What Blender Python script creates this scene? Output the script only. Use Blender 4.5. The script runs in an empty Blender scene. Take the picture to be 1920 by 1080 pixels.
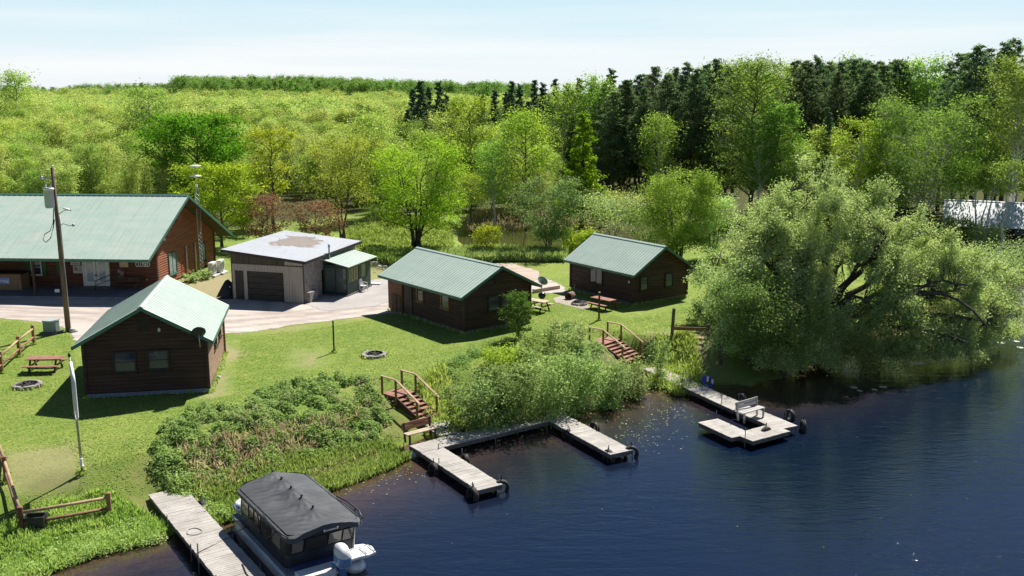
import bpy, math, random
import numpy as np
from mathutils import Vector, Matrix

R = math.radians
scene = bpy.context.scene
COL = scene.collection
ZL = 1.8            # lawn level above the lake
CAMZ = 17.3         # drone height above the lake
F = 1850.0; YH = 170.5
PITCH = math.atan((540 - YH) / F)
PC, PS = math.cos(PITCH), math.sin(PITCH)

# ------------------------------------------------------------------ survey helpers (photo measurement -> metres)
def at(px, py, z=ZL):
    X = (px - 960) / F; U = -(py - 540) / F
    r = (X, PC + PS * U, -PS + PC * U)
    t = (z - CAMZ) / r[2]
    return Vector((r[0] * t, r[1] * t, z))
def at_depth(px, Y, z):
    d = Y * PC - (z - CAMZ) * PS
    return (px - 960) / F * d
def z_at(Y, py):
    U = -(py - 540) / F
    return CAMZ + Y * (U * PC - PS) / (PC + U * PS)

# ------------------------------------------------------------------ objects
def tag(o, label=None, cat=None, group=None, kind=None):
    if label: o['label'] = label
    if cat: o['category'] = cat
    if group: o['group'] = group
    if kind: o['kind'] = kind
    return o
def thing(name, label, cat, loc=(0, 0, 0), rz=0.0, group=None):
    o = bpy.data.objects.new(name, None); COL.objects.link(o)
    o.location = loc; o.rotation_euler = (0, 0, rz); o.empty_display_size = 0.3
    return tag(o, label, cat, group)
def link_mesh(name, me, parent=None, loc=(0, 0, 0), rot=(0, 0, 0)):
    o = bpy.data.objects.new(name, me); COL.objects.link(o)
    o.location = loc; o.rotation_euler = rot
    if parent is not None: o.parent = parent
    return o
def copy_tree(o, parent=None):
    c = o.copy(); COL.objects.link(c); c.parent = parent
    for ch in o.children: copy_tree(ch, c)
    return c

class MB:
    """collects shapes into one mesh"""
    def __init__(s): s.v = []; s.f = []; s.sm = []
    def add(s, vs, fs, smooth=False):
        b = len(s.v); s.v += [tuple(v) for v in vs]
        s.f += [tuple(i + b for i in f) for f in fs]; s.sm += [smooth] * len(fs)
        return s
    def box(s, c, d, rz=0.0, M=None):
        x, y, z = d[0] / 2, d[1] / 2, d[2] / 2
        vs = [Vector(p) for p in ((-x,-y,-z),(x,-y,-z),(x,y,-z),(-x,y,-z),(-x,-y,z),(x,-y,z),(x,y,z),(-x,y,z))]
        m = M if M is not None else Matrix.Rotation(rz, 4, 'Z')
        m = Matrix.Translation(c) @ m
        return s.add([m @ v for v in vs], [(0,3,2,1),(4,5,6,7),(0,1,5,4),(1,2,6,5),(2,3,7,6),(3,0,4,7)])
    def span(s, a, b):
        return s.box([(a[i] + b[i]) / 2 for i in range(3)], [abs(b[i] - a[i]) for i in range(3)])
    def beam(s, p, q, w, h, up=(0, 0, 1)):
        p = Vector(p); q = Vector(q); d = (q - p); L = d.length; d.normalize()
        u = Vector(up)
        if abs(d.dot(u)) > .97: u = Vector((0, 1, 0))
        x = d.cross(u).normalized(); y = x.cross(d).normalized()
        M = Matrix((x, d, y)).transposed().to_4x4()
        return s.box((p + q) / 2, (w, L, h), M=M)
    def tube(s, pts, r, n=8, cap=True, smooth=True):
        pts = [Vector(p) for p in pts]; k = len(pts)
        rr = r if isinstance(r, (list, tuple)) else [r] * k
        vs = []; fs = []
        for i, p in enumerate(pts):
            d = (pts[min(i + 1, k - 1)] - pts[max(i - 1, 0)]).normalized()
            u = Vector((0, 0, 1)) if abs(d.z) < .9 else Vector((1, 0, 0))
            x = d.cross(u).normalized(); y = d.cross(x).normalized()
            for j in range(n):
                a = 2 * math.pi * j / n
                vs.append(p + (x * math.cos(a) + y * math.sin(a)) * rr[i])
        for i in range(k - 1):
            for j in range(n):
                a, b = i * n + j, i * n + (j + 1) % n
                fs.append((a, b, b + n, a + n))
        s.add(vs, fs, smooth)
        if cap:
            b = len(s.v) - len(vs)
            s.f += [tuple(b + j for j in reversed(range(n))), tuple(b + (k - 1) * n + j for j in range(n))]; s.sm += [False, False]
        return s
    def lathe(s, prof, c=(0, 0, 0), n=20, M=None, smooth=True):
        vs = []; fs = []; k = len(prof); M = M or Matrix.Identity(4); c = Vector(c)
        for (r, z) in prof:
            for j in range(n):
                a = 2 * math.pi * j / n
                vs.append(c + (M @ Vector((r * math.cos(a), r * math.sin(a), z))))
        for i in range(k - 1):
            for j in range(n):
                a, b = i * n + j, i * n + (j + 1) % n
                fs.append((a, b, b + n, a + n))
        return s.add(vs, fs, smooth)
    def prism(s, poly, z0, z1):
        n = len(poly)
        vs = [(p[0], p[1], z0) for p in poly] + [(p[0], p[1], z1) for p in poly]
        fs = [tuple(reversed(range(n))), tuple(range(n, 2 * n))] + [(i, (i + 1) % n, n + (i + 1) % n, n + i) for i in range(n)]
        return s.add(vs, fs)
    def slab(s, quad, t):
        """a sheet through four points with thickness t downwards"""
        q = [Vector(p) for p in quad]; nrm = (q[1] - q[0]).cross(q[3] - q[0]).normalized()
        vs = q + [p - nrm * t for p in q]
        return s.add(vs, [(0,1,2,3),(7,6,5,4),(0,4,5,1),(1,5,6,2),(2,6,7,3),(3,7,4,0)])
    def build(s, name, mat, parent=None, loc=(0, 0, 0), rot=(0, 0, 0), bevel=0.0):
        me = bpy.data.meshes.new(name); me.from_pydata(s.v, [], s.f)
        me.polygons.foreach_set('use_smooth', s.sm); me.update()
        if mat: me.materials.append(mat)
        o = link_mesh(name, me, parent, loc, rot)
        if bevel:
            m = o.modifiers.new('bevel', 'BEVEL'); m.width = bevel; m.segments = 2; m.limit_method = 'ANGLE'
        return o

# ------------------------------------------------------------------ materials
MATS = {}
class NT:
    def __init__(s, nt): s.nt = nt
    def n(s, typ, **kw):
        nd = s.nt.nodes.new(typ)
        for k, v in kw.items():
            if hasattr(nd, k) and k not in nd.inputs: setattr(nd, k, v)
            else: s.inp(nd, k, v)
        return nd
    def inp(s, nd, k, v):
        i = nd.inputs[k]
        if isinstance(v, bpy.types.NodeSocket): s.nt.links.new(v, i)
        else: i.default_value = v
    def l(s, a, b): s.nt.links.new(a, b)
    def mix(s, f, a, b, blend='MIX'):
        nd = s.nt.nodes.new('ShaderNodeMix'); nd.data_type = 'RGBA'; nd.blend_type = blend
        for i, v in ((0, f), (6, a), (7, b)):
            if isinstance(v, bpy.types.NodeSocket): s.nt.links.new(v, nd.inputs[i])
            else: nd.inputs[i].default_value = (tuple(v) + (1,))[:4] if i else v
        return nd.outputs[2]
    def math(s, op, a, b=0.0, clamp=False):
        nd = s.nt.nodes.new('ShaderNodeMath'); nd.operation = op; nd.use_clamp = clamp
        for i, v in ((0, a), (1, b)):
            if isinstance(v, bpy.types.NodeSocket): s.nt.links.new(v, nd.inputs[i])
            else: nd.inputs[i].default_value = v
        return nd.outputs[0]
    def ramp(s, f, lo, hi, a=0.0, b=1.0):
        nd = s.nt.nodes.new('ShaderNodeMapRange'); nd.interpolation_type = 'SMOOTHSTEP'
        s.l(f, nd.inputs[0])
        for i, v in enumerate((lo, hi, a, b)): nd.inputs[i + 1].default_value = v
        return nd.outputs[0]
    def noise(s, vec, scale, detail=4, rough=.55, dist=0.0):
        nd = s.nt.nodes.new('ShaderNodeTexNoise'); s.l(vec, nd.inputs['Vector'])
        nd.inputs['Scale'].default_value = scale; nd.inputs['Detail'].default_value = detail
        nd.inputs['Roughness'].default_value = rough; nd.inputs['Distortion'].default_value = dist
        return nd.outputs[0]
    def vec(s, kind='Object', stretch=(1, 1, 1), rz=0.0):
        tc = s.nt.nodes.new('ShaderNodeTexCoord')
        mp = s.nt.nodes.new('ShaderNodeMapping'); s.l(tc.outputs[kind], mp.inputs['Vector'])
        mp.inputs['Scale'].default_value = stretch; mp.inputs['Rotation'].default_value = (0, 0, rz)
        return mp.outputs[0]
    def attr(s, name):
        nd = s.nt.nodes.new('ShaderNodeAttribute'); nd.attribute_name = name; return nd
    def bump(s, h, strength=.5, dist=.02):
        nd = s.nt.nodes.new('ShaderNodeBump'); s.l(h, nd.inputs['Height'])
        nd.inputs['Strength'].default_value = strength; nd.inputs['Distance'].default_value = dist
        return nd.outputs[0]
def new_mat(name):
    m = bpy.data.materials.new(name); m.use_nodes = True
    nt = m.node_tree; nt.nodes.clear(); t = NT(nt)
    out = nt.nodes.new('ShaderNodeOutputMaterial')
    return m, t, out
def principled(t, out, **kw):
    b = t.nt.nodes.new('ShaderNodeBsdfPrincipled')
    for k, v in kw.items():
        k = k.replace('_', ' ')
        if isinstance(v, bpy.types.NodeSocket): t.l(v, b.inputs[k])
        elif k == 'Base Color': b.inputs[k].default_value = (tuple(v) + (1,))[:4]
        else: b.inputs[k].default_value = v
    t.l(b.outputs[0], out.inputs[0]); return b
def mat(name, c1, c2=None, scale=3.0, rough=.7, stretch=(1, 1, 1), bump=.3, bdist=.01, metallic=0.0, detail=6, fine=None, spec=.4, lo=.3, hi=.7):
    """two-tone weathered surface with a fine grain"""
    if name in MATS: return MATS[name]
    c2 = c2 or tuple(x * .72 for x in c1)
    m, t, out = new_mat(name)
    v = t.vec('Object', stretch)
    n1 = t.noise(v, scale, detail, .6, .2); n2 = t.noise(v, scale * (fine or 9), 4, .6)
    f = t.ramp(n1, lo, hi); c = t.mix(f, c1, c2)
    c = t.mix(t.math('MULTIPLY', t.ramp(n2, .35, .75), .35), c, tuple(x * .55 for x in c2))
    rr = t.ramp(n1, .2, .8, max(rough - .1, .03), min(rough + .12, 1))
    principled(t, out, Base_Color=c, Roughness=rr, Metallic=metallic, Specular_IOR_Level=spec,
               Normal=t.bump(t.math('ADD', n2, t.math('MULTIPLY', n1, .6)), bump, bdist))
    MATS[name] = m; return m
def leaf_mat(name, c1, c2, trans=.4, hv=.03, vv=.35):
    if name in MATS: return MATS[name]
    m, t, out = new_mat(name)
    a = t.attr('tint').outputs['Fac']
    c = t.mix(a, c1, c2)
    oi = t.nt.nodes.new('ShaderNodeObjectInfo')
    hs = t.nt.nodes.new('ShaderNodeHueSaturation'); t.l(c, hs.inputs['Color'])
    rnd = oi.outputs['Random']
    t.l(t.math('ADD', t.math('MULTIPLY', rnd, hv), .5 - hv / 2), hs.inputs['Hue'])
    t.l(t.math('ADD', t.math('MULTIPLY', t.math('FRACT', t.math('MULTIPLY', rnd, 7.31)), vv), 1 - vv / 2), hs.inputs['Value'])
    d = t.nt.nodes.new('ShaderNodeBsdfDiffuse'); t.l(hs.outputs[0], d.inputs[0])
    tr = t.nt.nodes.new('ShaderNodeBsdfTranslucent')
    warm = t.mix(1.0, hs.outputs[0], (1.0, 1.06, .75), 'MULTIPLY'); t.l(warm, tr.inputs[0])
    ms = t.nt.nodes.new('ShaderNodeMixShader'); ms.inputs[0].default_value = trans
    t.l(d.outputs[0], ms.inputs[1]); t.l(tr.outputs[0], ms.inputs[2])
    g = t.nt.nodes.new('ShaderNodeBsdfGlossy'); g.inputs['Roughness'].default_value = .45
    m2 = t.nt.nodes.new('ShaderNodeMixShader'); m2.inputs[0].default_value = .0
    t.l(ms.outputs[0], m2.inputs[1]); t.l(g.outputs[0], m2.inputs[2]); t.l(m2.outputs[0], out.inputs[0])
    MATS[name] = m; return m

def glass_mat(name, tint=(.02, .03, .045)):
    if name in MATS: return MATS[name]
    m, t, out = new_mat(name)
    n = t.noise(t.vec('Object'), 1.2, 2)
    principled(t, out, Base_Color=t.mix(n, tint, tuple(x * 2.2 for x in tint)), Roughness=.06, Specular_IOR_Level=.6,
               Normal=t.bump(n, .08, .01))
    MATS[name] = m; return m

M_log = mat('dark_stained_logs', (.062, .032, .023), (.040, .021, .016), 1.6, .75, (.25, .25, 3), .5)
M_logL = mat('sunlit_tint_logs', (.30, .19, .125), (.20, .12, .08), 1.8, .8, (.3, .3, 3), .5)  # paler copy of the log colour, with sunlight painted in for one wall
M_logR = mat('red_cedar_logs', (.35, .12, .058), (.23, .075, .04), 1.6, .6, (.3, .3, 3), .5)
M_trim = mat('dark_trim', (.03, .02, .018), None, 3, .6)
M_found = mat('concrete_foundation', (.15, .15, .16), (.10, .10, .11), 2, .9)
M_glass = glass_mat('dark_window_glass')
M_glassL = glass_mat('curtained_glass', (.22, .26, .28))
M_white = mat('white_paint', (.78, .78, .76), (.66, .66, .64), 2, .5, bump=.1)
M_pipe = mat('dull_dock_pipe', (.12, .12, .12), (.075, .075, .075), 5, .5, metallic=.4, bump=.1)
M_steel = mat('galvanised_steel', (.42, .44, .46), (.32, .34, .36), 5, .4, metallic=.8, bump=.1)
M_alu = mat('brushed_aluminium', (.55, .57, .58), (.42, .44, .46), 3, .35, (1, .2, 1), .1, metallic=.75)
M_black = mat('black_plastic', (.018, .018, .02), (.03, .03, .032), 5, .5, bump=.1)
M_rubber = mat('worn_black_rubber', (.022, .022, .023), (.045, .043, .04), 6, .75)
M_deck = mat('weathered_deck_boards', (.46, .43, .395), (.335, .31, .28), 1.3, .85, (1, 1, 1), .4, fine=14)
M_deckside = mat('dock_side_boards', (.18, .165, .15), (.10, .095, .09), 2, .85)
M_step = mat('red_brown_step_boards', (.36, .17, .115), (.24, .11, .08), 2.5, .8)
M_rail = mat('brown_stained_rail', (.30, .165, .085), (.19, .10, .055), 3, .75)
M_railL = mat('tan_weathered_rail', (.46, .32, .19), (.33, .22, .13), 3, .8)
M_post = mat('brown_post', (.10, .055, .035), (.06, .035, .025), 4, .8)
M_pole = mat('creosoted_pole', (.20, .135, .095), (.095, .065, .05), 2.2, .85, (3, 3, .35), .5)
M_stone = mat('fieldstone', (.40, .37, .34), (.22, .205, .19), 4, .9, bump=.6)
M_ash = mat('fire_ash', (.035, .033, .032), (.09, .085, .08), 6, .95)
M_bark = mat('grey_brown_bark', (.16, .125, .10), (.075, .058, .045), 3, .9, (4, 4, .8), .8, .02)
M_barkD = mat('dark_bark', (.06, .048, .04), (.03, .025, .02), 3, .9, (4, 4, .8), .8, .02)
M_barkP = mat('red_pine_bark', (.19, .12, .085), (.08, .055, .045), 3, .9, (4, 4, .8), .8, .02)
M_barkW = mat('white_birch_bark', (.62, .60, .56), (.16, .15, .14), 1.4, .8, (1, 1, 3.5), .3, lo=.5, hi=.75)

def metal_roof_mat(name, c1, c2):
    m, t, out = new_mat(name)
    v = t.vec('Object', (.35, 1.6, 1)); n1 = t.noise(v, 1.0, 5, .6); n2 = t.noise(t.vec('Object', (7, .25, .25)), 1.0, 4)
    c = t.mix(t.ramp(n1, .3, .7), c1, c2); c = t.mix(t.math('MULTIPLY', t.ramp(n2, .45, .7), .4), c, tuple(x * .72 for x in c2)); n3 = t.noise(t.vec('Object'), .7, 6, .7); c = t.mix(t.math('MULTIPLY', t.ramp(n3, .55, .75), .3), c, tuple(x * .6 for x in c2))
    principled(t, out, Base_Color=c, Roughness=.5, Specular_IOR_Level=.35, Metallic=.0, Normal=t.bump(n2, .15, .01))
    return m
M_roof = metal_roof_mat('pale_green_metal_roof', (.445, .54, .465), (.405, .495, .43))
M_roofL = metal_roof_mat('faded_green_metal_roof', (.37, .49, .42), (.455, .52, .45))
M_roofE = mat('green_roof_edge', (.065, .17, .13), (.05, .13, .10), 3, .5)
M_roofG = metal_roof_mat('pale_grey_metal_roof', (.58, .62, .63), (.50, .54, .55))
# ------------------------------------------------------------------ camera, sun, sky
cam = bpy.data.cameras.new('camera'); cam.lens = F / 1920 * 36; cam.sensor_width = 36; cam.clip_end = 6000; cam.clip_start = .5
camo = bpy.data.objects.new('camera', cam); COL.objects.link(camo)
camo.location = (0, 0, CAMZ); camo.rotation_euler = (math.pi / 2 - PITCH, 0, 0)
scene.camera = camo
SUN_EL = R(51.5); SUN_AZ = math.atan2(.5, .866)
sd = Vector((math.cos(SUN_EL) * math.sin(SUN_AZ), math.cos(SUN_EL) * math.cos(SUN_AZ), math.sin(SUN_EL)))
sl = bpy.data.lights.new('sun', 'SUN'); sl.energy = 5.0; sl.angle = R(.5); sl.color = (1.0, .955, .88)
slo = bpy.data.objects.new('sun', sl); COL.objects.link(slo); slo.location = (40, 60, 80)
slo.rotation_euler = sd.to_track_quat('Z', 'Y').to_euler()
w = bpy.data.worlds.new('World'); scene.world = w; w.use_nodes = True
t = NT(w.node_tree); w.node_tree.nodes.clear()
sky = w.node_tree.nodes.new('ShaderNodeTexSky'); sky.sky_type = 'NISHITA'; sky.sun_disc = False
sky.sun_elevation = SUN_EL; sky.sun_rotation = SUN_AZ; sky.altitude = 300; sky.air_density = 1.0; sky.dust_density = .25; sky.ozone_density = 3.5
tc = w.node_tree.nodes.new('ShaderNodeTexCoord'); sx = w.node_tree.nodes.new('ShaderNodeSeparateXYZ'); t.l(tc.outputs['Generated'], sx.inputs[0])
mp = w.node_tree.nodes.new('ShaderNodeMapping'); mp.inputs['Scale'].default_value = (1.6, 1.6, 30); t.l(tc.outputs['Generated'], mp.inputs[0])
cl = t.noise(mp.outputs[0], 1.3, 4, .45, .3)
veil = t.mix(t.ramp(sx.outputs[2], .0, .085), (11.9, 12.6, 13.0), (9.0, 11.7, 12.9))    # bright thin haze low in the sky
veil = t.mix(t.math('MULTIPLY', t.ramp(cl, .40, .68), t.ramp(sx.outputs[2], .01, .10, .8, .25)), veil, (13.2, 13.4, 13.4))
skc = t.mix(t.ramp(sx.outputs[2], .07, .22, .97, .0), sky.outputs[0], veil)
bg = w.node_tree.nodes.new('ShaderNodeBackground'); t.l(skc, bg.inputs[0]); bg.inputs[1].default_value = .044
wo = w.node_tree.nodes.new('ShaderNodeOutputWorld'); t.l(bg.outputs[0], wo.inputs[0])
vs_ = scene.view_settings; vs_.view_transform = 'Standard'; vs_.look = 'None'; vs_.gamma = 1; vs_.exposure = .78
scene.render.engine = 'CYCLES'
cy = scene.cycles; cy.max_bounces = 7; cy.diffuse_bounces = 3; cy.glossy_bounces = 3; cy.transmission_bounces = 4; cy.transparent_max_bounces = 12
cy.use_denoising = True; cy.caustics_reflective = False; cy.caustics_refractive = False

# ------------------------------------------------------------------ ground
SHORE_PX = [(-420,1130),(0,1064),(60,1046),(120,1022),(180,1002),(250,986),(300,968),(340,960),(385,955),(430,940),(500,925),(600,893),(650,876),(700,860),(748,842),(778,830),(805,815),(862,797),(900,790),(960,782),(1030,772),(1080,755),(1110,745),(1150,735),(1200,718),(1235,706),(1290,716),(1340,724),(1400,722),(1450,712),(1520,660),(1600,622),(1700,588),(1800,545),(1920,508),(2200,470)]
shore = np.array([at(x, y, 0)[:2] for x, y in SHORE_PX])
shore = np.vstack([[-120, 24], shore, [140, 92]])
land_poly = np.vstack([shore, [3000, 300], [3000, 5000], [-3000, 5000], [-3000, 24]])
POND_PX = [(858,422),(900,416),(985,417),(1100,428),(1240,448),(1240,480),(1110,482),(985,476),(905,472),(872,462)]
pond = np.array([at(x, y, ZL - .5)[:2] for x, y in POND_PX])
def in_poly(x, y, P):
    c = np.zeros(x.shape, bool); n = len(P)
    for i in range(n):
        x1, y1 = P[i]; x2, y2 = P[(i + 1) % n]
        if y1 == y2: continue
        k = ((y1 > y) != (y2 > y)) & (x < (x2 - x1) * (y - y1) / (y2 - y1) + x1); c ^= k
    return c
def seg_dist(x, y, P, closed=False):
    d = np.full(x.shape, 1e9); n = len(P)
    for i in range(n if closed else n - 1):
        a = P[i]; b = P[(i + 1) % n]; ab = b - a; L = ab @ ab + 1e-9
        tt = np.clip(((x - a[0]) * ab[0] + (y - a[1]) * ab[1]) / L, 0, 1)
        d = np.minimum(d, np.hypot(x - a[0] - tt * ab[0], y - a[1] - tt * ab[1]))
    return d
def sdist(x, y, P, poly=None):
    """positive inside"""
    q = P if poly is None else poly
    d = seg_dist(x, y, P, poly is None); return np.where(in_poly(x, y, q), d, -d)
def vnoise(x, y, seed=0):
    r = np.random.RandomState(seed); g = r.rand(64, 64)
    xi = np.floor(x).astype(int); yi = np.floor(y).astype(int); fx = x - xi; fy = y - yi
    fx = fx * fx * (3 - 2 * fx); fy = fy * fy * (3 - 2 * fy)
    a = g[xi % 64, yi % 64]; b = g[(xi + 1) % 64, yi % 64]; c = g[xi % 64, (yi + 1) % 64]; d = g[(xi + 1) % 64, (yi + 1) % 64]
    return (a * (1 - fx) + b * fx) * (1 - fy) + (c * (1 - fx) + d * fx) * fy
def ss(t): t = np.clip(t, 0, 1); return t * t * (3 - 2 * t)
STAIR_CUTS = []
for (tp_, bp_, zt_) in ((at(761.5, 741, 1.42), at(807, 784, .55), 1.36), (at(1148, 642, 1.45), at(1189, 675, .6), 1.4)):
    d_ = (bp_ - tp_); d_.z = 0; u_ = d_.normalized(); STAIR_CUTS.append((tp_.x - u_.x * 1.25, tp_.y - u_.y * 1.25, bp_.x, bp_.y, zt_, .12))
def ground_z(x, y, full=False):
    x = np.asarray(x, float); y = np.asarray(y, float)
    ds = sdist(x, y, shore, land_poly) + (vnoise(x * .9, y * .9, 5) - .5) * .9
    bw = 5.2 + 2.5 * ss((-16 - x) / 6) - 1.2 * ss((x - 4) / 5)
    z = np.where(ds > 0, .12 * ss(ds / .25) + (ZL - .12) * ss(ds / bw * .97 + .02), np.maximum(ds * .3, -2.4) - .03)
    dp = sdist(x, y, pond) + (vnoise(x * .4, y * .4, 6) - .5) * 1.2
    z = np.where(dp > -2.5, z - 1.1 * ss((dp + 2.5) / 4.0), z)
    for (ax, ay, bx_, by, za, zb) in STAIR_CUTS:
        L2 = (bx_ - ax) ** 2 + (by - ay) ** 2; q = ((x - ax) * (bx_ - ax) + (y - ay) * (by - ay)) / L2; qc = np.clip(q, 0, 1)
        dd = np.hypot(x - ax - qc * (bx_ - ax), y - ay - qc * (by - ay)); z = np.minimum(z, za + (zb - za) * np.clip((qc - .38) / .62, 0, 1) + 1.6 * ss((dd - .75) / 1.6))
    far = ss((y - 190) / 400) * (1.8 + 1.2 * ss((-x - 20) / 200))
    far += 4.2 * np.exp(-((x + 130) / 95) ** 2) * ss((y - 380) / 200)
    und = (vnoise(x * .05, y * .05, 7) - .5) * 1.6 * ss((y - 125) / 60) + (vnoise(x * .3, y * .3, 8) - .5) * .12 * ss((ds - 3) / 5)
    z = z + far + und
    return (z, ds, dp) if full else z
def gz(x, y): return float(ground_z(np.array([x]), np.array([y]))[0])
def axis(a, b, step, lo, hi, k=1.16):
    v = list(np.arange(a, b + 1e-6, step)); s = step; p = v[-1]
    while p < hi: s *= k; p += s; v.append(p)
    s = step; p = v[0]; pre = []
    while p > lo: s *= k; p -= s; pre.append(p)
    return np.array(pre[::-1] + v)
def grid_mesh(name, X, Y, Z, masks=None):
    ny, nx = X.shape
    me = bpy.data.meshes.new(name); nv = nx * ny
    co = np.stack([X, Y, Z], -1).reshape(-1, 3).astype(np.float32)
    me.vertices.add(nv); me.vertices.foreach_set('co', co.ravel())
    i = np.arange(nv).reshape(ny, nx)
    q = np.stack([i[:-1, :-1], i[:-1, 1:], i[1:, 1:], i[1:, :-1]], -1).reshape(-1, 4).astype(np.int32)
    me.loops.add(q.size); me.loops.foreach_set('vertex_index', q.ravel())
    me.polygons.add(len(q)); me.polygons.foreach_set('loop_start', np.arange(0, q.size, 4, dtype=np.int32))
    me.polygons.foreach_set('use_smooth', np.ones(len(q), bool))
    for n, a in (masks or {}).items():
        at_ = me.attributes.new(n, 'FLOAT', 'POINT'); at_.data.foreach_set('value', np.clip(a, 0, 1).astype(np.float32).ravel())
    me.update(calc_edges=True); return me
gx = axis(-46, 52, .45, -1800, 1800); gy = axis(24, 104, .45, -60, 3600)
X, Y = np.meshgrid(gx, gy)
Z, DS, DP = ground_z(X, Y, True)
nzA = vnoise(X * .35, Y * .35, 11); nzB = vnoise(X * .12, Y * .12, 12)
def pxpoly(P, z=ZL): return np.array([at(a, b, z)[:2] for a, b in P])
FOREST_EDGE = np.array([[-200, 108], [-60, 110], [-37, 108], [-30, 113], [-20, 128], [-8, 132], [-4, 112], [5, 108], [18, 104], [25, 100], [36, 103], [44, 112], [62, 120], [90, 118], [400, 118], [3000, 600], [3000, 5000], [-3000, 5000], [-3000, 108]])
forest = ss(sdist(X, Y, FOREST_EDGE) / 5 + .5 + (nzA - .5))
bank = (1 - ss((DS - 2.2 - nzA * 1.5) / 1.2)) * ss(DS / .4)
dry = np.zeros_like(X)
DRY = (([(330,520),(440,510),(440,562),(400,570),(330,558)], .85), ([(690,478),(735,478),(735,520),(690,530)], .5), ([(1235,622),(1345,612),(1360,650),(1235,660)], 1.0), ([(1110,640),(1180,690),(1230,690),(1215,640)], .45),
             ([(30,850),(120,840),(130,880),(40,885)], .5), ([(395,640),(440,640),(425,735),(395,745)], .8), ([(255,880),(330,870),(345,935),(270,945)], .75), ([(560,655),(640,655),(600,690),(540,690)], .6), ([(640,590),(740,575),(745,590),(640,606)], .6), ([(430,620),(640,600),(640,606),(430,632)],.45), ([(530,378),(620,372),(640,392),(540,398)], 1.0), ([(1110,352),(1250,342),(1240,392),(1110,390)], .9), ([(960,690),(1040,690),(1040,660),(960,660)], .3))
for P, k in DRY:
    dry = np.maximum(dry, k * ss(sdist(X, Y, pxpoly(P)) / 1.6 + .45 + (nzA - .5) * 1.2))
bed = ss(-DS / .5 + .35 + (nzA - .5) * .6); bed = np.maximum(bed, ss(DP / 1.0 + .2))
me = grid_mesh('ground', X, Y, Z, dict(forest=forest, bank=bank, dry=dry, bed=bed))
m, t, out = new_mat('meadow_ground')
v = t.vec('Object'); big = t.noise(v, .09, 5, .6, .4); mid = t.noise(v, .55, 6, .65, .5); fin = t.noise(v, 9, 6, .75); vf = t.noise(v, 34, 4, .8)
lawn = t.mix(t.ramp(big, .35, .65), (.13, .21, .038), (.20, .26, .052))
lawn = t.mix(t.math('MULTIPLY', t.ramp(mid, .48, .72), .62), lawn, (.33, .32, .10))
lawn = t.mix(t.math('MULTIPLY', t.ramp(mid, .5, .28), .6), lawn, (.095, .185, .023))
m2 = t.noise(v, 1.7, 5, .7, .3); m3 = t.noise(v, 4.5, 4, .7)
lawn = t.mix(t.math('MULTIPLY', t.ramp(m2, .5, .7), .55), lawn, (.27, .31, .06))
lawn = t.mix(t.math('MULTIPLY', t.ramp(m2, .48, .3), .5), lawn, (.085, .175, .022))
lawn = t.mix(t.math('MULTIPLY', t.ramp(m3, .5, .68), .5), lawn, (.30, .33, .085))
lawn = t.mix(t.math('MULTIPLY', t.ramp(m3, .5, .32), .5), lawn, (.075, .15, .02))
mw = t.nt.nodes.new('ShaderNodeTexWave'); mw.wave_type = 'BANDS'; mw.inputs['Scale'].default_value = .33; mw.inputs['Distortion'].default_value = 2.5; mw.inputs['Detail'].default_value = 2; t.l(t.vec('Object', (1, 1, 1), R(52)), mw.inputs['Vector'])
lawn = t.mix(t.math('MULTIPLY', mw.outputs['Fac'], .16), lawn, (.30, .35, .09))
lawn = t.mix(t.math('MULTIPLY', t.ramp(fin, .5, .72), .5), lawn, (.37, .40, .13))
lawn = t.mix(t.math('MULTIPLY', t.ramp(fin, .5, .3), .55), lawn, (.05, .11, .010))
lawn = t.mix(t.math('MULTIPLY', t.ramp(vf, .52, .3), .45), lawn, (.045, .10, .010))
dirt = t.mix(mid, (.40, .33, .22), (.30, .24, .15)); dirt = t.mix(t.math('MULTIPLY', t.ramp(vf, .45, .65), .4), dirt, (.20, .17, .10))
bk = t.mix(t.ramp(mid, .4, .65), (.075, .125, .018), (.17, .14, .07)); bk = t.mix(t.ramp(fin, .35, .7), bk, (.05, .06, .02))
fl = t.mix(mid, (.065, .09, .022), (.085, .065, .03)); fl = t.mix(t.ramp(fin, .4, .7), fl, (.04, .05, .015))
bd = t.mix(mid, (.085, .055, .028), (.045, .032, .02))
c = t.mix(t.math('MULTIPLY', t.attr('dry').outputs['Fac'], t.ramp(fin, .3, .6, .75, 1.0)), lawn, dirt)
c = t.mix(t.math('MULTIPLY', t.attr('bank').outputs['Fac'], .45), c, bk)
c = t.mix(t.attr('forest').outputs['Fac'], c, fl); c = t.mix(t.attr('bed').outputs['Fac'], c, bd)
principled(t, out, Base_Color=c, Roughness=.95, Specular_IOR_Level=.1, Normal=t.bump(t.math('ADD', fin, t.math('MULTIPLY', vf, .5)), .7, .05))
me.materials.append(m)
tag(link_mesh('ground', me), kind='structure')

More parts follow.
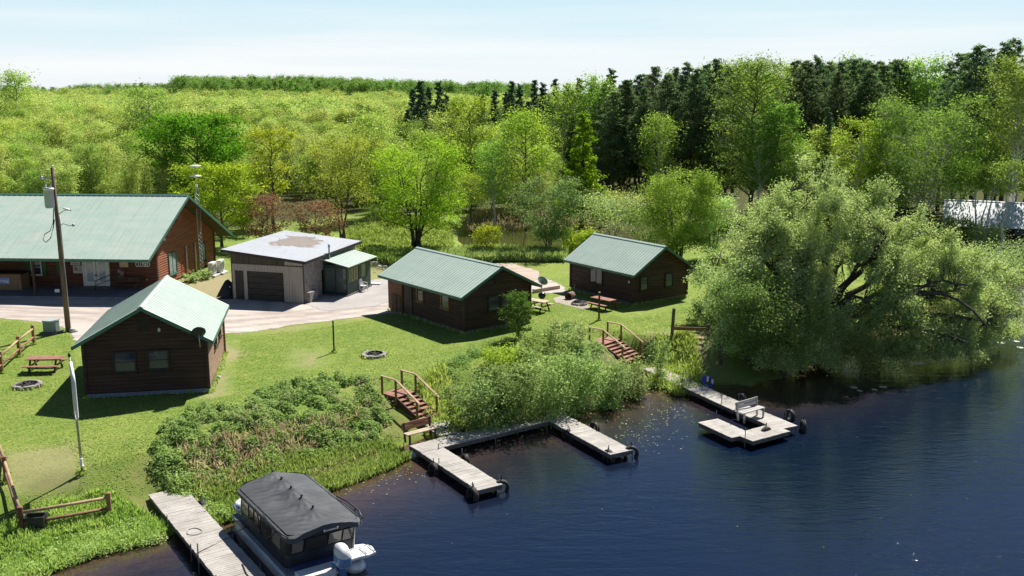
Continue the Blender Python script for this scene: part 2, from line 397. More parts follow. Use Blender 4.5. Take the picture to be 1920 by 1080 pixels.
# ------------------------------------------------------------------ roads and paths: sheets on the lawn with ragged edges
def ragged_sheet(name, polypx, matname, cA, cB, cC, lift=.012, step=.4, pebble=14, soft=.7, kind='structure', poly=None, centre=None):
    P = pxpoly(polypx) if poly is None else np.array(poly)
    x0, y0 = P.min(0) - 1.2; x1, y1 = P.max(0) + 1.2
    gx_ = np.arange(x0, x1 + step, step); gy_ = np.arange(y0, y1 + step, step)
    A, B = np.meshgrid(gx_, gy_); d = sdist(A, B, P)
    m_, t, out = new_mat(matname)
    me_ = grid_mesh(name, A, B, ground_z(A, B) + lift, dict(edge=d / 4 + .5, rut=np.zeros_like(A) if centre is None else sum(np.exp(-((seg_dist(A, B, pxpoly(c_)) - .78) / .3) ** 2) for c_ in centre)))
    v = t.vec('Object'); n1 = t.noise(v, .35, 5, .6, .3); n2 = t.noise(v, pebble, 5, .8); n3 = t.noise(t.vec('Object', (.12, 1.2, 1), R(4)), .9, 4, .6); n4 = t.noise(v, 1.6, 5, .65)
    c = t.mix(t.ramp(n1, .3, .7), cA, cB); c = t.mix(t.math('MULTIPLY', t.ramp(n3, .46, .62), .8), c, cC)
    c = t.mix(t.math('MULTIPLY', t.ramp(n2, .5, .72), .4), c, tuple(x * .55 for x in cB)); c = t.mix(t.math('MULTIPLY', t.ramp(n2, .45, .25), .3), c, tuple(min(1, x * 1.25) for x in cA))
    c = t.mix(t.math('MULTIPLY', t.attr('rut').outputs['Fac'], t.ramp(n4, .3, .6, .25, .8)), c, tuple(x * .82 for x in cC))
    b = t.nt.nodes.new('ShaderNodeBsdfPrincipled'); t.l(c, b.inputs['Base Color']); b.inputs['Roughness'].default_value = .95; b.inputs['Specular IOR Level'].default_value = .1
    t.l(t.bump(t.math('ADD', n2, n4), .5, .03), b.inputs['Normal'])
    e = t.math('ADD', t.attr('edge').outputs['Fac'], t.math('MULTIPLY', t.math('SUBTRACT', t.math('ADD', n4, t.math('MULTIPLY', n2, .5)), .75), soft * .28))
    a = t.ramp(e, .49, .515)
    tr = t.nt.nodes.new('ShaderNodeBsdfTransparent'); ms = t.nt.nodes.new('ShaderNodeMixShader')
    t.l(a, ms.inputs[0]); t.l(tr.outputs[0], ms.inputs[1]); t.l(b.outputs[0], ms.inputs[2]); t.l(ms.outputs[0], out.inputs[0])
    me_.materials.append(m_); return tag(link_mesh(name, me_), kind=kind)
ragged_sheet('gravel_road', [(-300,540),(0,545),(60,548),(215,548),(335,558),(430,560),(437,556),(571,562),(640,560),(692,540),(760,536),(860,540),(960,520),(1000,512),(1058,538),(1062,552),(1000,548),(960,556),(880,575),(800,590),(731,588),(650,597),(560,607),(480,620),(415,626),(390,640),(140,640),(130,616),(60,602),(0,597),(-300,600)],
             'pinkish_gravel', (.52, .46, .415), (.44, .385, .345), (.36, .31, .275), step=.25, centre=([(-200,574),(0,573),(120,576),(230,590),(420,600),(560,588),(690,570),(790,566)], [(-200,587),(0,586),(130,592),(300,606),(430,610),(560,596),(680,580)], [(520,585),(520,566)]))
ragged_sheet('gravel_apron', [(571,569),(600,552),(655,548),(690,527),(735,520),(745,560),(700,575),(610,583)], 'pebble_gravel', (.42, .39, .37), (.33, .31, .30), (.37, .34, .32), lift=.024, pebble=8)
ragged_sheet('dirt_path', [(905,495),(960,494),(1010,508),(1012,524),(990,530),(900,530)], 'pale_dirt', (.47, .375, .32), (.41, .33, .27), (.35, .28, .22), lift=.02)

# ------------------------------------------------------------------ water
def water_mat(name, deep, shallow, wave, wdist):
    m, t, out = new_mat(name)
    v = t.vec('Object', (1, 1, 1), R(-24))
    s1 = t.noise(t.vec('Object', (.42, 1.5, 1), R(-22)), 1.15, 3, .55, .6)
    s2 = t.noise(t.vec('Object', (.9, 2.3, 1), R(-30)), 2.6, 3, .6, .4)
    s3 = t.noise(v, 9, 3, .6)
    calm = t.ramp(t.noise(t.vec('Object'), .07, 3), .3, .65, .45, 1.0)
    h = t.math('ADD', t.math('ADD', s1, t.math('MULTIPLY', s2, .45)), t.math('MULTIPLY', s3, .05))
    sh = t.attr('shallow').outputs['Fac']
    h = t.math('MULTIPLY', h, t.math('MULTIPLY', calm, t.math('SUBTRACT', 1.0, t.math('MULTIPLY', sh, .75))))
    weed = t.noise(t.vec('Object'), 2.2, 5, .7, 1.0)
    c = t.mix(t.math('MULTIPLY', sh, t.ramp(weed, .3, .6, .6, 1.0)), deep, shallow)
    c = t.mix(t.math('MULTIPLY', t.ramp(t.noise(t.vec('Object'), .35, 4, .6, .8), .55, .75), t.math('MULTIPLY', sh, .6)), c, (.05, .06, .015))
    principled(t, out, Base_Color=c, Roughness=.09, IOR=1.333, Specular_IOR_Level=1.0, Normal=t.bump(h, wave, wdist))
    return m
wx = axis(-44, 56, .8, -400, 900, 1.3); wy = axis(22, 96, .8, -200, 260, 1.3)
A, B = np.meshgrid(wx, wy); zz, ds_, _ = ground_z(A, B, True)
me = grid_mesh('lake', A, B, np.zeros_like(A), dict(shallow=np.exp(-(np.maximum(-ds_, 0) / 3.2) ** 1.3)))
me.materials.append(water_mat('dark_lake_water', (.0015, .0075, .024), (.13, .075, .030), .5, .08))
tag(link_mesh('lake', me), kind='structure')
P0 = pond.min(0) - 3; P1 = pond.max(0) + 3
A, B = np.meshgrid(np.arange(P0[0], P1[0], 1.), np.arange(P0[1], P1[1], 1.))
me = grid_mesh('pond', A, B, np.full_like(A, ZL - .62), dict(shallow=ss(vnoise(A * .3, B * .3, 21))))
me.materials.append(water_mat('brown_pond_water', (.040, .040, .016), (.065, .060, .022), .10, .05))
tag(link_mesh('pond', me), kind='structure')
# ------------------------------------------------------------------ leaves and trees
def leaves_mesh(name, P, Nrm, size, tint, material, aspect=.55, rng=None, dirs=None):
    """one small lozenge per leaf or leaf spray"""
    n = len(P); rng = rng or np.random.RandomState(1)
    Nrm = Nrm / (np.linalg.norm(Nrm, axis=1, keepdims=True) + 1e-9)
    r = rng.normal(size=(n, 3)) if dirs is None else dirs
    T = r - (r * Nrm).sum(1, keepdims=True) * Nrm; T /= np.linalg.norm(T, axis=1, keepdims=True) + 1e-9
    Bt = np.cross(Nrm, T); s = np.asarray(size).reshape(-1, 1) * np.ones((n, 1)); h = s * aspect
    k = rng.uniform(-.25, .25, (n, 1)) * s
    co = np.stack([P - T * s * .5, P + Bt * h * .5 + Nrm * k * .3 + T * k * .3, P + T * s * .5, P - Bt * h * .5 + Nrm * k * .3 + T * k * .3], 1).reshape(-1, 3).astype(np.float32)
    me = bpy.data.meshes.new(name)
    me.vertices.add(4 * n); me.vertices.foreach_set('co', co.ravel())
    me.loops.add(4 * n); me.loops.foreach_set('vertex_index', np.arange(4 * n, dtype=np.int32))
    me.polygons.add(n); me.polygons.foreach_set('loop_start', np.arange(0, 4 * n, 4, dtype=np.int32))
    a = me.attributes.new('tint', 'FLOAT', 'POINT'); a.data.foreach_set('value', np.repeat(np.clip(tint, 0, 1), 4).astype(np.float32))
    me.update(calc_edges=True); me.materials.append(material); return me
class Wood:
    def __init__(s): s.V = []; s.Fq = []; s.n = 0
    def tube(s, P, r, k):
        P = np.asarray(P, float); m = len(P); r = np.asarray(r, float) * np.ones(m)
        D = np.gradient(P, axis=0); D /= np.linalg.norm(D, axis=1, keepdims=True) + 1e-9
        u = np.where(np.abs(D[:, 2:3]) < .9, [[0, 0, 1.]], [[1., 0, 0]])
        Xv = np.cross(D, u); Xv /= np.linalg.norm(Xv, axis=1, keepdims=True); Yv = np.cross(D, Xv)
        a = np.arange(k) * 2 * np.pi / k
        V = P[:, None] + (Xv[:, None] * np.cos(a)[None, :, None] + Yv[:, None] * np.sin(a)[None, :, None]) * r[:, None, None]
        i = np.arange(m * k).reshape(m, k); j = np.roll(i, -1, 1)
        s.Fq.append(np.stack([i[:-1], j[:-1], j[1:], i[1:]], -1).reshape(-1, 4) + s.n); s.V.append(V.reshape(-1, 3)); s.n += m * k
    def mesh(s, name, material):
        V = np.concatenate(s.V).astype(np.float32); q = np.concatenate(s.Fq).astype(np.int32)
        me = bpy.data.meshes.new(name); me.vertices.add(len(V)); me.vertices.foreach_set('co', V.ravel())
        me.loops.add(q.size); me.loops.foreach_set('vertex_index', q.ravel())
        me.polygons.add(len(q)); me.polygons.foreach_set('loop_start', np.arange(0, q.size, 4, dtype=np.int32))
        me.polygons.foreach_set('use_smooth', np.ones(len(q), bool)); me.update(calc_edges=True); me.materials.append(material); return me
ENV = dict(spire=lambda t: (.7 + .3 * t / .35) if t < .35 else max(.12, 1 - .92 * ((t - .35) / .65) ** 1.5), round=lambda t: np.sqrt(max(.02, 1 - ((t - .42) / .62) ** 2)), oval=lambda t: .25 + .75 * math.sin(math.pi * min(1, max(0, t * .82 + .12))),
           cone=lambda t: 1.02 - .95 * t, vase=lambda t: min(1, .35 + .9 * t) * (1 if t < .72 else math.sqrt(max(.03, 1 - ((t - .72) / .3) ** 2))),
           dome=lambda t: math.sqrt(max(.03, 1 - t * t * .96)), column=lambda t: .55 + .45 * math.sin(math.pi * min(1, t + .08)),
           pine=lambda t: (.45 + .55 * math.sin(math.pi * (t * .75 + .15))) if t < .7 else max(.10, (1 - t) * 3.1))
def arc(a, b, lift, k, rng, wob=.06):
    a = np.array(a, float); b = np.array(b, float); s = np.linspace(0, 1, k)[:, None]
    P = a + (b - a) * s; P[:, 2] += (lift * 4 * s * (1 - s))[:, 0]
    L = np.linalg.norm(b - a); w_ = rng.normal(size=(k, 3)) * wob * L; w_[0] = 0; w_[-1] = 0
    return P + w_ * .5
def tree_meshes(name, seed, H, W, base=.25, shape='round', stems=1, limbs=16, subs=5, rise=.45, sag=0.0, leaves=6000, leaf=.2, clump=.5, leafmat=None, bark=None,
                tr=None, spread=.25, lean=(0, 0), aspect=.55, up=.9, inner=.35, twig=True, flat=.7, tips_tint=.5, stemtop=.93, bare=0.0, hang=0.0):
    rng = np.random.RandomState(seed); Wd = Wood(); tips = []; tr = tr or H * .016 + .03
    env = ENV[shape]; con = shape in ('spire', 'cone'); taper = (lambda q: .38 + .62 * env(q)) if con else (lambda q: 1.0)
    if con: stemtop = .99
    for s in range(stems):
        a0 = 2 * np.pi * (s + rng.uniform(-.25, .25)) / max(stems, 1)
        off = 0 if stems == 1 else spread * W * rng.uniform(.6, 1.1)
        b0 = np.array([math.cos(a0), math.sin(a0), 0]) * (0 if stems == 1 else tr * 1.1); b0[2] = -.15
        hs = H * stemtop * (1 if stems == 1 else rng.uniform(.82, 1.0))
        top = np.array([lean[0] * H + math.cos(a0) * off, lean[1] * H + math.sin(a0) * off, hs])
        k = 8; S = arc(b0, top, 0, k, rng, .025)
        if stems > 1: S[1:-1, :2] *= (np.linspace(0, 1, k)[1:-1] ** .35)[:, None] * .9 + .1
        r0 = tr / (stems ** .4); rad = r0 * (1 - np.linspace(0, 1, k) * .88); rad[0] *= 1.35
        Wd.tube(S, rad, 7 if H * W > 60 else 6)
        nl = max(3, int(limbs / stems)); ga = rng.uniform(0, 6.28)
        for i in range(nl):
            tt = (i + rng.uniform(.1, .9)) / nl; h = base + (1 - base) * tt; f = min(h / stemtop, .995) * (k - 1); j = int(f)
            o = S[j] + (S[min(j + 1, k - 1)] - S[j]) * (f - j) if h < stemtop else S[-1]
            ga += 2.399 + rng.uniform(-.4, .4); az = ga if stems == 1 else a0 + rng.uniform(-1.5, 1.5)
            L = W / 2 * env(tt) * rng.uniform(.72, 1.12) * (1 if stems == 1 else .72)
            rise_ = rise * (1 - .5 * tt) if shape != 'cone' else rise
            e = o + np.array([math.cos(az) * L, math.sin(az) * L, L * rise_ * rng.uniform(.6, 1.3) - sag * L])
            e[2] = min(max(e[2], base * H * .5), H * 1.0)
            lp = arc(o, e, L * (.10 + sag * .35), 5, rng, .07); lr = max(.012, r0 * .42 * (1 - tt * .6))
            Wd.tube(lp, lr * np.array([1, .8, .6, .42, .2]), 5)
            for q in range(subs):
                u = .25 + .75 * (q + rng.uniform(.2, 1)) / subs; g = u * 4; jj = min(int(g), 3); so = lp[jj] + (lp[jj + 1] - lp[jj]) * min(g - jj, 1)
                d = (e - o) / (np.linalg.norm(e - o) + 1e-6) * .7 + rng.normal(size=3) * .75; d[2] = abs(d[2]) * .8 + .12 - sag * .6; d /= np.linalg.norm(d)
                sl_ = W * rng.uniform(.10, .22) * (.3 + .7 * env(tt)); se = so + d * sl_; se[2] = min(max(se[2], base * H * .35), H * 1.03)
                if twig: Wd.tube(arc(so, se, 0, 3, rng, .08), lr * np.array([.38, .26, .1]), 3)
                cs = taper(tt); tips.append((se, cs)); tips.append((so * .45 + se * .55, .8 * cs))
                if rng.rand() < inner: tips.append((so, .6 * cs))
            tips.append((e, 1.2 * taper(tt)))
        tips.append((S[-1], 1.2 * taper(1)))
    tp = np.array([p for p, _ in tips]); wt = np.array([w_ for _, w_ in tips])
    wt0 = wt.copy(); wt = wt * (rng.rand(len(wt)) > bare); wt /= wt.sum(); c0 = np.array([lean[0] * H * .6, lean[1] * H * .6, H * (base + .3 * (1 - base))])
    idx = rng.choice(len(tp), leaves, p=wt); ct = rng.rand(len(tp)); jit = rng.normal(size=(leaves, 3)) * np.array([1, 1, flat])
    jit *= (rng.rand(leaves, 1) ** .4) * clump * (np.minimum(1, wt0[idx])[:, None] if con else 1.0); P = tp[idx] + jit
    if hang: P[:, 2] -= hang * rng.rand(leaves) ** 2
    P[:, 2] = np.maximum(P[:, 2], .05)
    outw = P - c0; outw /= np.linalg.norm(outw, axis=1, keepdims=True) + 1e-6
    Nn = rng.normal(size=(leaves, 3)) * .8 + outw * .55 + np.array([0, 0, up])
    tint = ct[idx] * .68 + rng.rand(leaves) * .32
    lm = leaves_mesh(name + '_crown', P, Nn, leaf * rng.uniform(.6, 1.35, leaves), tint, leafmat, aspect, rng)
    return Wd.mesh(name + '_trunk', bark), lm
def plant(name, meshes, label, cat, group, X_, Y_, s=1.0, rz=0.0, sx=1.0, z=None, parts=('trunk', 'crown')):
    o = thing(name, label, cat, (X_, Y_, (gz(X_, Y_) if z is None else z) - .05), rz, group); o.scale = (s * sx, s * sx, s)
    for n, me in zip(parts, meshes): link_mesh(n, me, o)
    return o

L_maple = leaf_mat('maple_leaves', (.085, .22, .016), (.23, .41, .04), .5)
L_bright = leaf_mat('fresh_yellow_green_leaves', (.26, .40, .04), (.46, .58, .09), .5)
L_yellow = leaf_mat('spring_yellow_leaves', (.34, .42, .03), (.52, .54, .07), .5)
L_aspen = leaf_mat('aspen_leaves', (.20, .36, .05), (.38, .53, .12), .5)
L_birch = leaf_mat('birch_leaves', (.20, .31, .05), (.40, .50, .13), .5)
L_willow = leaf_mat('grey_green_willow_leaves', (.31, .43, .155), (.58, .67, .315), .48)
L_olive = leaf_mat('olive_spring_buds', (.40, .47, .13), (.60, .66, .23), .5, .03, .25)
L_forest = leaf_mat('forest_spring_leaves', (.28, .41, .08), (.50, .60, .16), .5, .035, .3)
L_pine = leaf_mat('pine_needles', (.10, .175, .085), (.26, .35, .17), .42, .05, .45)
L_spruce = leaf_mat('spruce_needles', (.075, .145, .085), (.20, .28, .16), .35)
L_larch = leaf_mat('tamarack_needles', (.13, .28, .015), (.31, .48, .035), .42)
L_bronze = leaf_mat('bronze_crabapple_leaves', (.17, .085, .055), (.38, .24, .14), .3)
L_far = leaf_mat('distant_wood_leaves', (.30, .42, .10), (.50, .60, .19), .5, .035, .35)
L_shrub = leaf_mat('bank_shrub_leaves', (.21, .33, .09), (.46, .57, .24), .5)
L_bramble = leaf_mat('bramble_leaves', (.25, .41, .12), (.53, .65, .26), .5)
L_grass = leaf_mat('tall_grass_blades', (.24, .35, .07), (.48, .55, .18), .5)
L_dry = leaf_mat('dry_stems', (.46, .37, .24), (.70, .58, .41), .45)
L_pad = leaf_mat('lily_pad_green', (.24, .33, .11), (.50, .53, .32), .1)
L_hosta = leaf_mat('hosta_leaves', (.24, .34, .10), (.46, .52, .22), .3)

L_plant = leaf_mat('plantation_leaves', (.14, .27, .06), (.30, .44, .12), .4, .04, .3)
# ------------------------------------------------------------------ buildings
def log_wall(mb, p, q, z0, h, ext=None, course=.2, bulge=.03, nrm=None):
    """rounded log courses from p to q (xy), from z0 to z0+h; ext(z) -> (u0,u1) limits for gables"""
    p = Vector((p[0], p[1], 0)); q = Vector((q[0], q[1], 0)); L = (q - p).length; d = (q - p) / L; n = Vector((d.y, -d.x, 0))
    k = max(1, round(h / course)); ch = h / k; rows = []
    for i in range(k):
        for fz, bu in ((0, 0), (.22, .8), (.5, 1), (.78, .8)): rows.append((z0 + (i + fz) * ch, bulge * bu))
    rows.append((z0 + h, 0)); vs = []
    for z, b in rows:
        u0, u1 = ext(z) if ext else (0, L)
        vs += [p + d * u0 + n * b + Vector((0, 0, z)), p + d * u1 + n * b + Vector((0, 0, z))]
    mb.add(vs, [(2 * i, 2 * i + 1, 2 * i + 3, 2 * i + 2) for i in range(len(rows) - 1)], False)
def gable_ext(L, z_e, z_r):
    def e(z):
        if z <= z_e: return (0, L)
        k = min(1, (z - z_e) / (z_r - z_e)) * L / 2; return (k, L - k)
    return e
def rib_roof(mb, a, b, c, d, t=.06, pitch=.3, rib=.014):
    """metal sheet a,b along the eave and d,c along the ridge, with raised ribs running down the slope"""
    a, b, c, d = map(Vector, (a, b, c, d)); n = (b - a).cross(d - a).normalized()
    mb.slab((a, b, c, d), t); L = (b - a).length; k = int(L / pitch)
    for i in range(1, k):
        f = i / k; p = a + (b - a) * f + n * .003; q = d + (c - d) * f + n * .003
        mb.beam(p, q, .035, rib * 2, up=n)
def window(parent, c, ang, w_, h_, frame=None, glass=None, mull=(1, 0), sill=True, t=.07):
    """frame is the window mesh, pane its sub-part; ang = direction the window faces (local)"""
    frame = frame or M_trim; glass = glass or M_glass; mb = MB(); M = Matrix.Rotation(ang + math.pi / 2, 4, 'Z')
    c = Vector(c); f = .08
    def bx(m_, x, y, z, dx, dy, dz): m_.box(c + M @ Vector((x, y, z)), (dx, dy, dz), M=M)
    bx(mb, 0, -.045, h_ / 2, w_ + f, .11, f); bx(mb, 0, -.045, -h_ / 2, w_ + f, .11, f)
    bx(mb, -w_ / 2, -.045, 0, f, .108, h_ - f); bx(mb, w_ / 2, -.045, 0, f, .108, h_ - f)
    for i in range(mull[0]): bx(mb, -w_ / 2 + w_ * (i + 1) / (mull[0] + 1), -.04, 0, .04, .06, h_ - f)
    for i in range(mull[1]): bx(mb, 0, -.04, -h_ / 2 + h_ * (i + 1) / (mull[1] + 1), w_ - f, .055, .035)
    o = mb.build('window', frame, parent)
    g = MB(); bx(g, 0, -.03, 0, w_ - f * .9, .03, h_ - f * .9); g.build('pane', glass, o)
    if sill:
        s = MB(); bx(s, 0, -.10, -h_ / 2 - f / 2 - .025, w_ + .2, .14, .045); s.build('sill', frame, o)
    return o
def cabin(name, label, cx, cy, th, L, W, he, hr, og, oe, zb=0.0, wallmat=None, rightmat=None, cat='cabin', roofmat=None):
    """ridge along local x; returns the Empty, local z=0 at the lawn"""
    o = thing(name, label, cat, (cx, cy, ZL), R(th))
    a, b = L / 2, W / 2; sl_ = (hr - he) / b; wm = wallmat or M_log; rm_ = roofmat or M_roof
    w1 = MB(); he_ = he - .06
    log_wall(w1, (-a, -b), (a, -b), .22, he_ - .22); log_wall(w1, (a, b), (-a, b), .22, he_ - .22)
    for s in (1, -1):
        p, q = ((a, -b), (a, b)) if s > 0 else ((-a, b), (-a, -b))
        log_wall(w1, p, q, .22, hr - .1 - .22, gable_ext(W, he_, hr - .08))
    for sx in (-1, 1):
        for sy in (-1, 1): w1.box((sx * (a + .012), sy * (b + .012), .22 + (he_ - .22) / 2), (.15, .15, he_ - .22))
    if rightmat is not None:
        wr = MB(); log_wall(wr, (-a + .1, -b - .035), (a - .1, -b - .035), .22, he_ - .24); wr.build('sunlit_tint_wall', rightmat, o)['label'] = 'side wall with sunlight painted into its paler logs'  # sun-facing wall overlaid in the paler log colour that carries its sunlight
    w1.build('wall', wm, o)
    MB().box((0, 0, -.02), (L - .02, W - .02, .48)).build('foundation', M_found, o)
    r = MB(); ze = he - sl_ * oe; t = .05
    rib_roof(r, (-a - og, -b - oe, ze + t), (a + og, -b - oe, ze + t), (a + og, 0, hr + t), (-a - og, 0, hr + t))
    rib_roof(r, (a + og, b + oe, ze + t), (-a - og, b + oe, ze + t), (-a - og, 0, hr + t), (a + og, 0, hr + t))
    ro = r.build('roof', rm_, o)
    e = MB(); x = a + og
    for s in (-1, 1):
        e.beam((-x, s * (b + oe + .012), ze - .045), (x, s * (b + oe + .012), ze - .045), .025, .16)
        for g in (-1, 1): e.beam((g * (x + .014), s * (b + oe), ze - .05), (g * (x + .014), 0, hr - .05), .025, .17)
    sfc = MB()
    for s in (-1, 1):
        for g in (-1, 1):
            q = [(g * (a + .02), s * (b + oe - .02), ze - .02), (g * (x - .01), s * (b + oe - .02), ze - .02), (g * (x - .01), s * .02, hr - .02), (g * (a + .02), s * .02, hr - .02)]; sfc.slab(q if s * g < 0 else q[::-1], .025)
        q = [(-a, s * (b + oe - .02), ze - .02), (a, s * (b + oe - .02), ze - .02), (a, s * (b + .02), he - .02), (-a, s * (b + .02), he - .02)]; sfc.slab(q if s < 0 else q[::-1], .025)
    sfc.build('soffit', M_post, ro)
    e.build('fascia', M_roofE if roofmat is None else M_trim, ro)
    c = MB(); c.beam((-x - .01, .07, hr + t + .005), (x + .01, .07, hr + t + .005), .17, .012, up=(0, sl_, 1)); c.beam((-x - .01, -.07, hr + t + .005), (x + .01, -.07, hr + t + .005), .17, .012, up=(0, -sl_, 1))
    c.build('ridge_cap', rm_, ro)
    return o
def vent(o, c, ang, w_=.5, h_=.6):
    m = MB(); M = Matrix.Rotation(ang + math.pi / 2, 4, 'Z'); c = Vector(c)
    for i in range(6): m.box(c + M @ Vector((0, -.04, -h_ / 2 + h_ * (i + .5) / 6)), (w_, .05, h_ / 9), M=M)
    m.box(c + M @ Vector((0, -.02, 0)), (w_ + .08, .03, h_ + .06), M=M); return m.build('gable_vent', M_trim, o)
def wall_lamp(o, c):
    m = MB(); c = Vector(c); m.lathe([(.0, .1), (.05, .09), (.07, .02), (.065, -.09), (0, -.1)], c, 10); return m.build('wall_lamp', M_white, o)
def downspout(o, x, y, h, m=None):
    d = MB(); d.tube([(x, y, .1), (x, y, h - .2), (x, y, h)], .035, 6); return d.build('downspout', m or M_rail, o)
def dish(label, loc, rz, tilt=R(28), m0=None):
    o = thing('satellite_dish', label, 'satellite dish', loc, rz)
    M = Matrix.Rotation(math.pi / 2 - tilt, 4, 'X')   # faces local -y, tilted up
    m = MB(); prof = [(.0, .0), (.12, .008), (.24, .035), (.36, .085), (.37, .08), (.25, .02), (.12, -.01), (0, -.018)]
    m.lathe(prof, (0, -.1, .62), 22, M=M); m.build('reflector', m0 or mat('dish_grey', (.20, .25, .27), (.15, .19, .21), 3, .45), o)
    a = MB(); a.tube([(0, .1, -.1), (0, .02, .3), (0, -.06, .6)], .025, 7); a.build('mast', M_steel, o)
    f = MB(); f.tube([(0, -.1, .30), (0, -.5, .5), (0, -.52, .62)], .014, 6); f.box((0, -.5, .66), (.09, .12, .09)); f.build('feed_arm', M_steel, o)
    return o

# near cabin, left
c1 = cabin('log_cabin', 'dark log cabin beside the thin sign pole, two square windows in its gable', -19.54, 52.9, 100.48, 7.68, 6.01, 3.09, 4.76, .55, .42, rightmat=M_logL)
window(c1, (-3.84, 1.05, 1.85), math.pi, 1.05, 1.05, M_trim, glass_mat('navy_glass', (.012, .018, .05)), (0, 1)); window(c1, (-3.84, -.6, 1.9), math.pi, 1.0, 1.0, M_trim, MATS['navy_glass'], (0, 1))
vent(c1, (-3.84, .05, 3.75), math.pi); wall_lamp(c1, (-3.94, -.75, 3.5)); downspout(c1, 3.7, -3.14, 2.9)
for u in (-.6, 1.6): window(c1, (u, -3.045, 2.1), -math.pi / 2, .7, .8, M_trim, M_glass, (0, 1))
skirt = MB(); skirt.beam((-3.97, 3.0, .17), (-3.97, -3.0, .17), .04, .2); skirt.build('sill_board', mat('blue_grey_board', (.16, .19, .27), None, 3, .7), c1)
dish('dark satellite dish on the right roof corner of the cabin beside the sign pole', (-15.95, 48.85, ZL + 2.75), R(205), m0=mat('dish_dark', (.035, .04, .042), None, 3, .5))
# middle cabin
c2 = cabin('log_cabin', 'long dark log cabin with a pale dish at its eave and a sapling beside', -3.78, 67.48, -51.5, 9.13, 5.47, 2.86, 4.23, .53, .63)
window(c2, (-.55, -2.735, 1.85), -math.pi / 2, .75, 1.0, M_rail, M_glass, (0, 1)); window(c2, (2.45, -2.735, 1.85), -math.pi / 2, .85, .95, M_rail, M_glass, (0, 1))
window(c2, (4.565, -.35, 1.75), 0, .95, 1.0, M_trim, M_glass, (0, 1)); window(c2, (4.565, .75, 1.75), 0, .95, 1.0, M_trim, M_glass, (0, 1))
vent(c2, (4.565, 0, 3.3), 0, .5, .55)
st = MB(); st.box((-3.55, -2.83, 1.33), (1.7, .14, 2.25)); st.build('storage_closet', mat('closet_boards', (.19, .085, .055), (.13, .055, .035), 1.5, .75, (.4, .4, 4)), c2)
dd = MB(); dd.box((-3.7, -2.92, .78), (.62, .05, 1.15)); dd.box((-3.05, -2.92, .78), (.5, .05, 1.15)); dd.build('closet_door', M_post, c2)
de = MB(); de.box((-2.05, -2.79, 1.25), (1.0, .05, 2.05)); de.build('entrance_door', M_trim, c2)
dish('pale grey satellite dish on the right eave corner of the middle cabin', (2.0, 65.45, ZL + 2.25), R(150))
# far cabin by the willow
c3 = cabin('log_cabin', 'dark log cabin next to the big willow, sandy fire circle in front', 9.01, 75.48, -55.28, 7.32, 5.47, 2.56, 4.2, .51, .37)
window(c3, (-.5, -2.735, 1.6), -math.pi / 2, 1.5, 1.15, M_trim, M_glass, (1, 0)); wall_lamp(c3, (3.35, -2.83, 1.75))
window(c3, (3.66, -1.65, 1.55), 0, .75, 1.0, M_trim, M_glass, (0, 1)); window(c3, (3.66, .85, 1.55), 0, .75, 1.0, M_trim, M_glass, (0, 1))
pp = MB(); pp.tube([(-3.0, -2.85, .05), (-2.95, -2.95, .35), (-2.8, -3.0, .6)], .03, 6); pp.build('vent_pipe', M_white, c3)
# two far right buildings behind the birches
cR = cabin('shore_cabin', 'far red cabin with pale metal roof behind birches, left one of the pair', 48.6, 104.0, -25, 4.6, 6.0, 2.2, 4.1, .4, .8, wallmat=mat('dull_red_logs', (.10, .03, .022), (.06, .02, .016), 1.6, .75), roofmat=M_roofG)
window(cR, (.8, -3.0, 1.4), -math.pi / 2, 1.0, .9, M_white, M_glass, (1, 0)); 
cR2 = cabin('shore_cabin', 'far cabin with pale metal roof cut off by the right edge of the view', 54.2, 102.2, -25, 5.4, 6.0, 2.2, 4.0, .5, .8, wallmat=M_log, roofmat=M_roofG)
window(cR2, (-1.2, -3.0, 1.4), -math.pi / 2, 1.0, .9, M_trim, M_glass, (1, 0))

# ---- the lodge: ridge along local x, gable with the tower on the right; front (porch) is local -y
LTH = math.atan2(-1.26, 20.0)
lodge = thing('log_lodge', 'long log lodge with a faded green metal roof and a deep shaded porch', 'lodge', (-27.55, 81.0, ZL), LTH)
hr, sl_ = 7.05, .47; yF, yW, yB, yE = -8.4, -4.0, 8.6, 9.8; xL = -40.; xg = 1.0
zz_ = lambda y: hr - sl_ * abs(y)
wl = MB()
def lodge_ext(z):
    u0 = 0 if z <= zz_(yW) else (hr - .08 - z) / sl_; 
    lo = yW if z <= zz_(yW) - .08 else -(hr - .08 - z) / sl_; hi = yB if z <= zz_(yB) - .08 else (hr - .08 - z) / sl_
    return (max(lo, yW) - yW, min(hi, yB) - yW)
XW = -.4
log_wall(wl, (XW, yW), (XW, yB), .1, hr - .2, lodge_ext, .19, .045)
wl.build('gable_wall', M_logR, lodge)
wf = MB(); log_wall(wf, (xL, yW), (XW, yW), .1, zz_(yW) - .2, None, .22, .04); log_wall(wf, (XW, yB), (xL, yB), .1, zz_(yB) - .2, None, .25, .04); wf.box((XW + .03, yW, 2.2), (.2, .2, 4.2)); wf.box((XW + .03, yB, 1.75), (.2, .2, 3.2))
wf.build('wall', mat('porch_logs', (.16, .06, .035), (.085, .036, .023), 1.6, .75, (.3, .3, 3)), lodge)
r = MB(); t = .06
rib_roof(r, (xL, yF, zz_(yF) + t), (xg, yF, zz_(yF) + t), (xg, 0, hr + t), (xL, 0, hr + t), pitch=.45, rib=.025)
rib_roof(r, (xg, yE, zz_(yE) + t), (xL, yE, zz_(yE) + t), (xL, 0, hr + t), (xg, 0, hr + t), pitch=.45, rib=.025)
ro = r.build('roof', M_roofL, lodge)
e = MB()
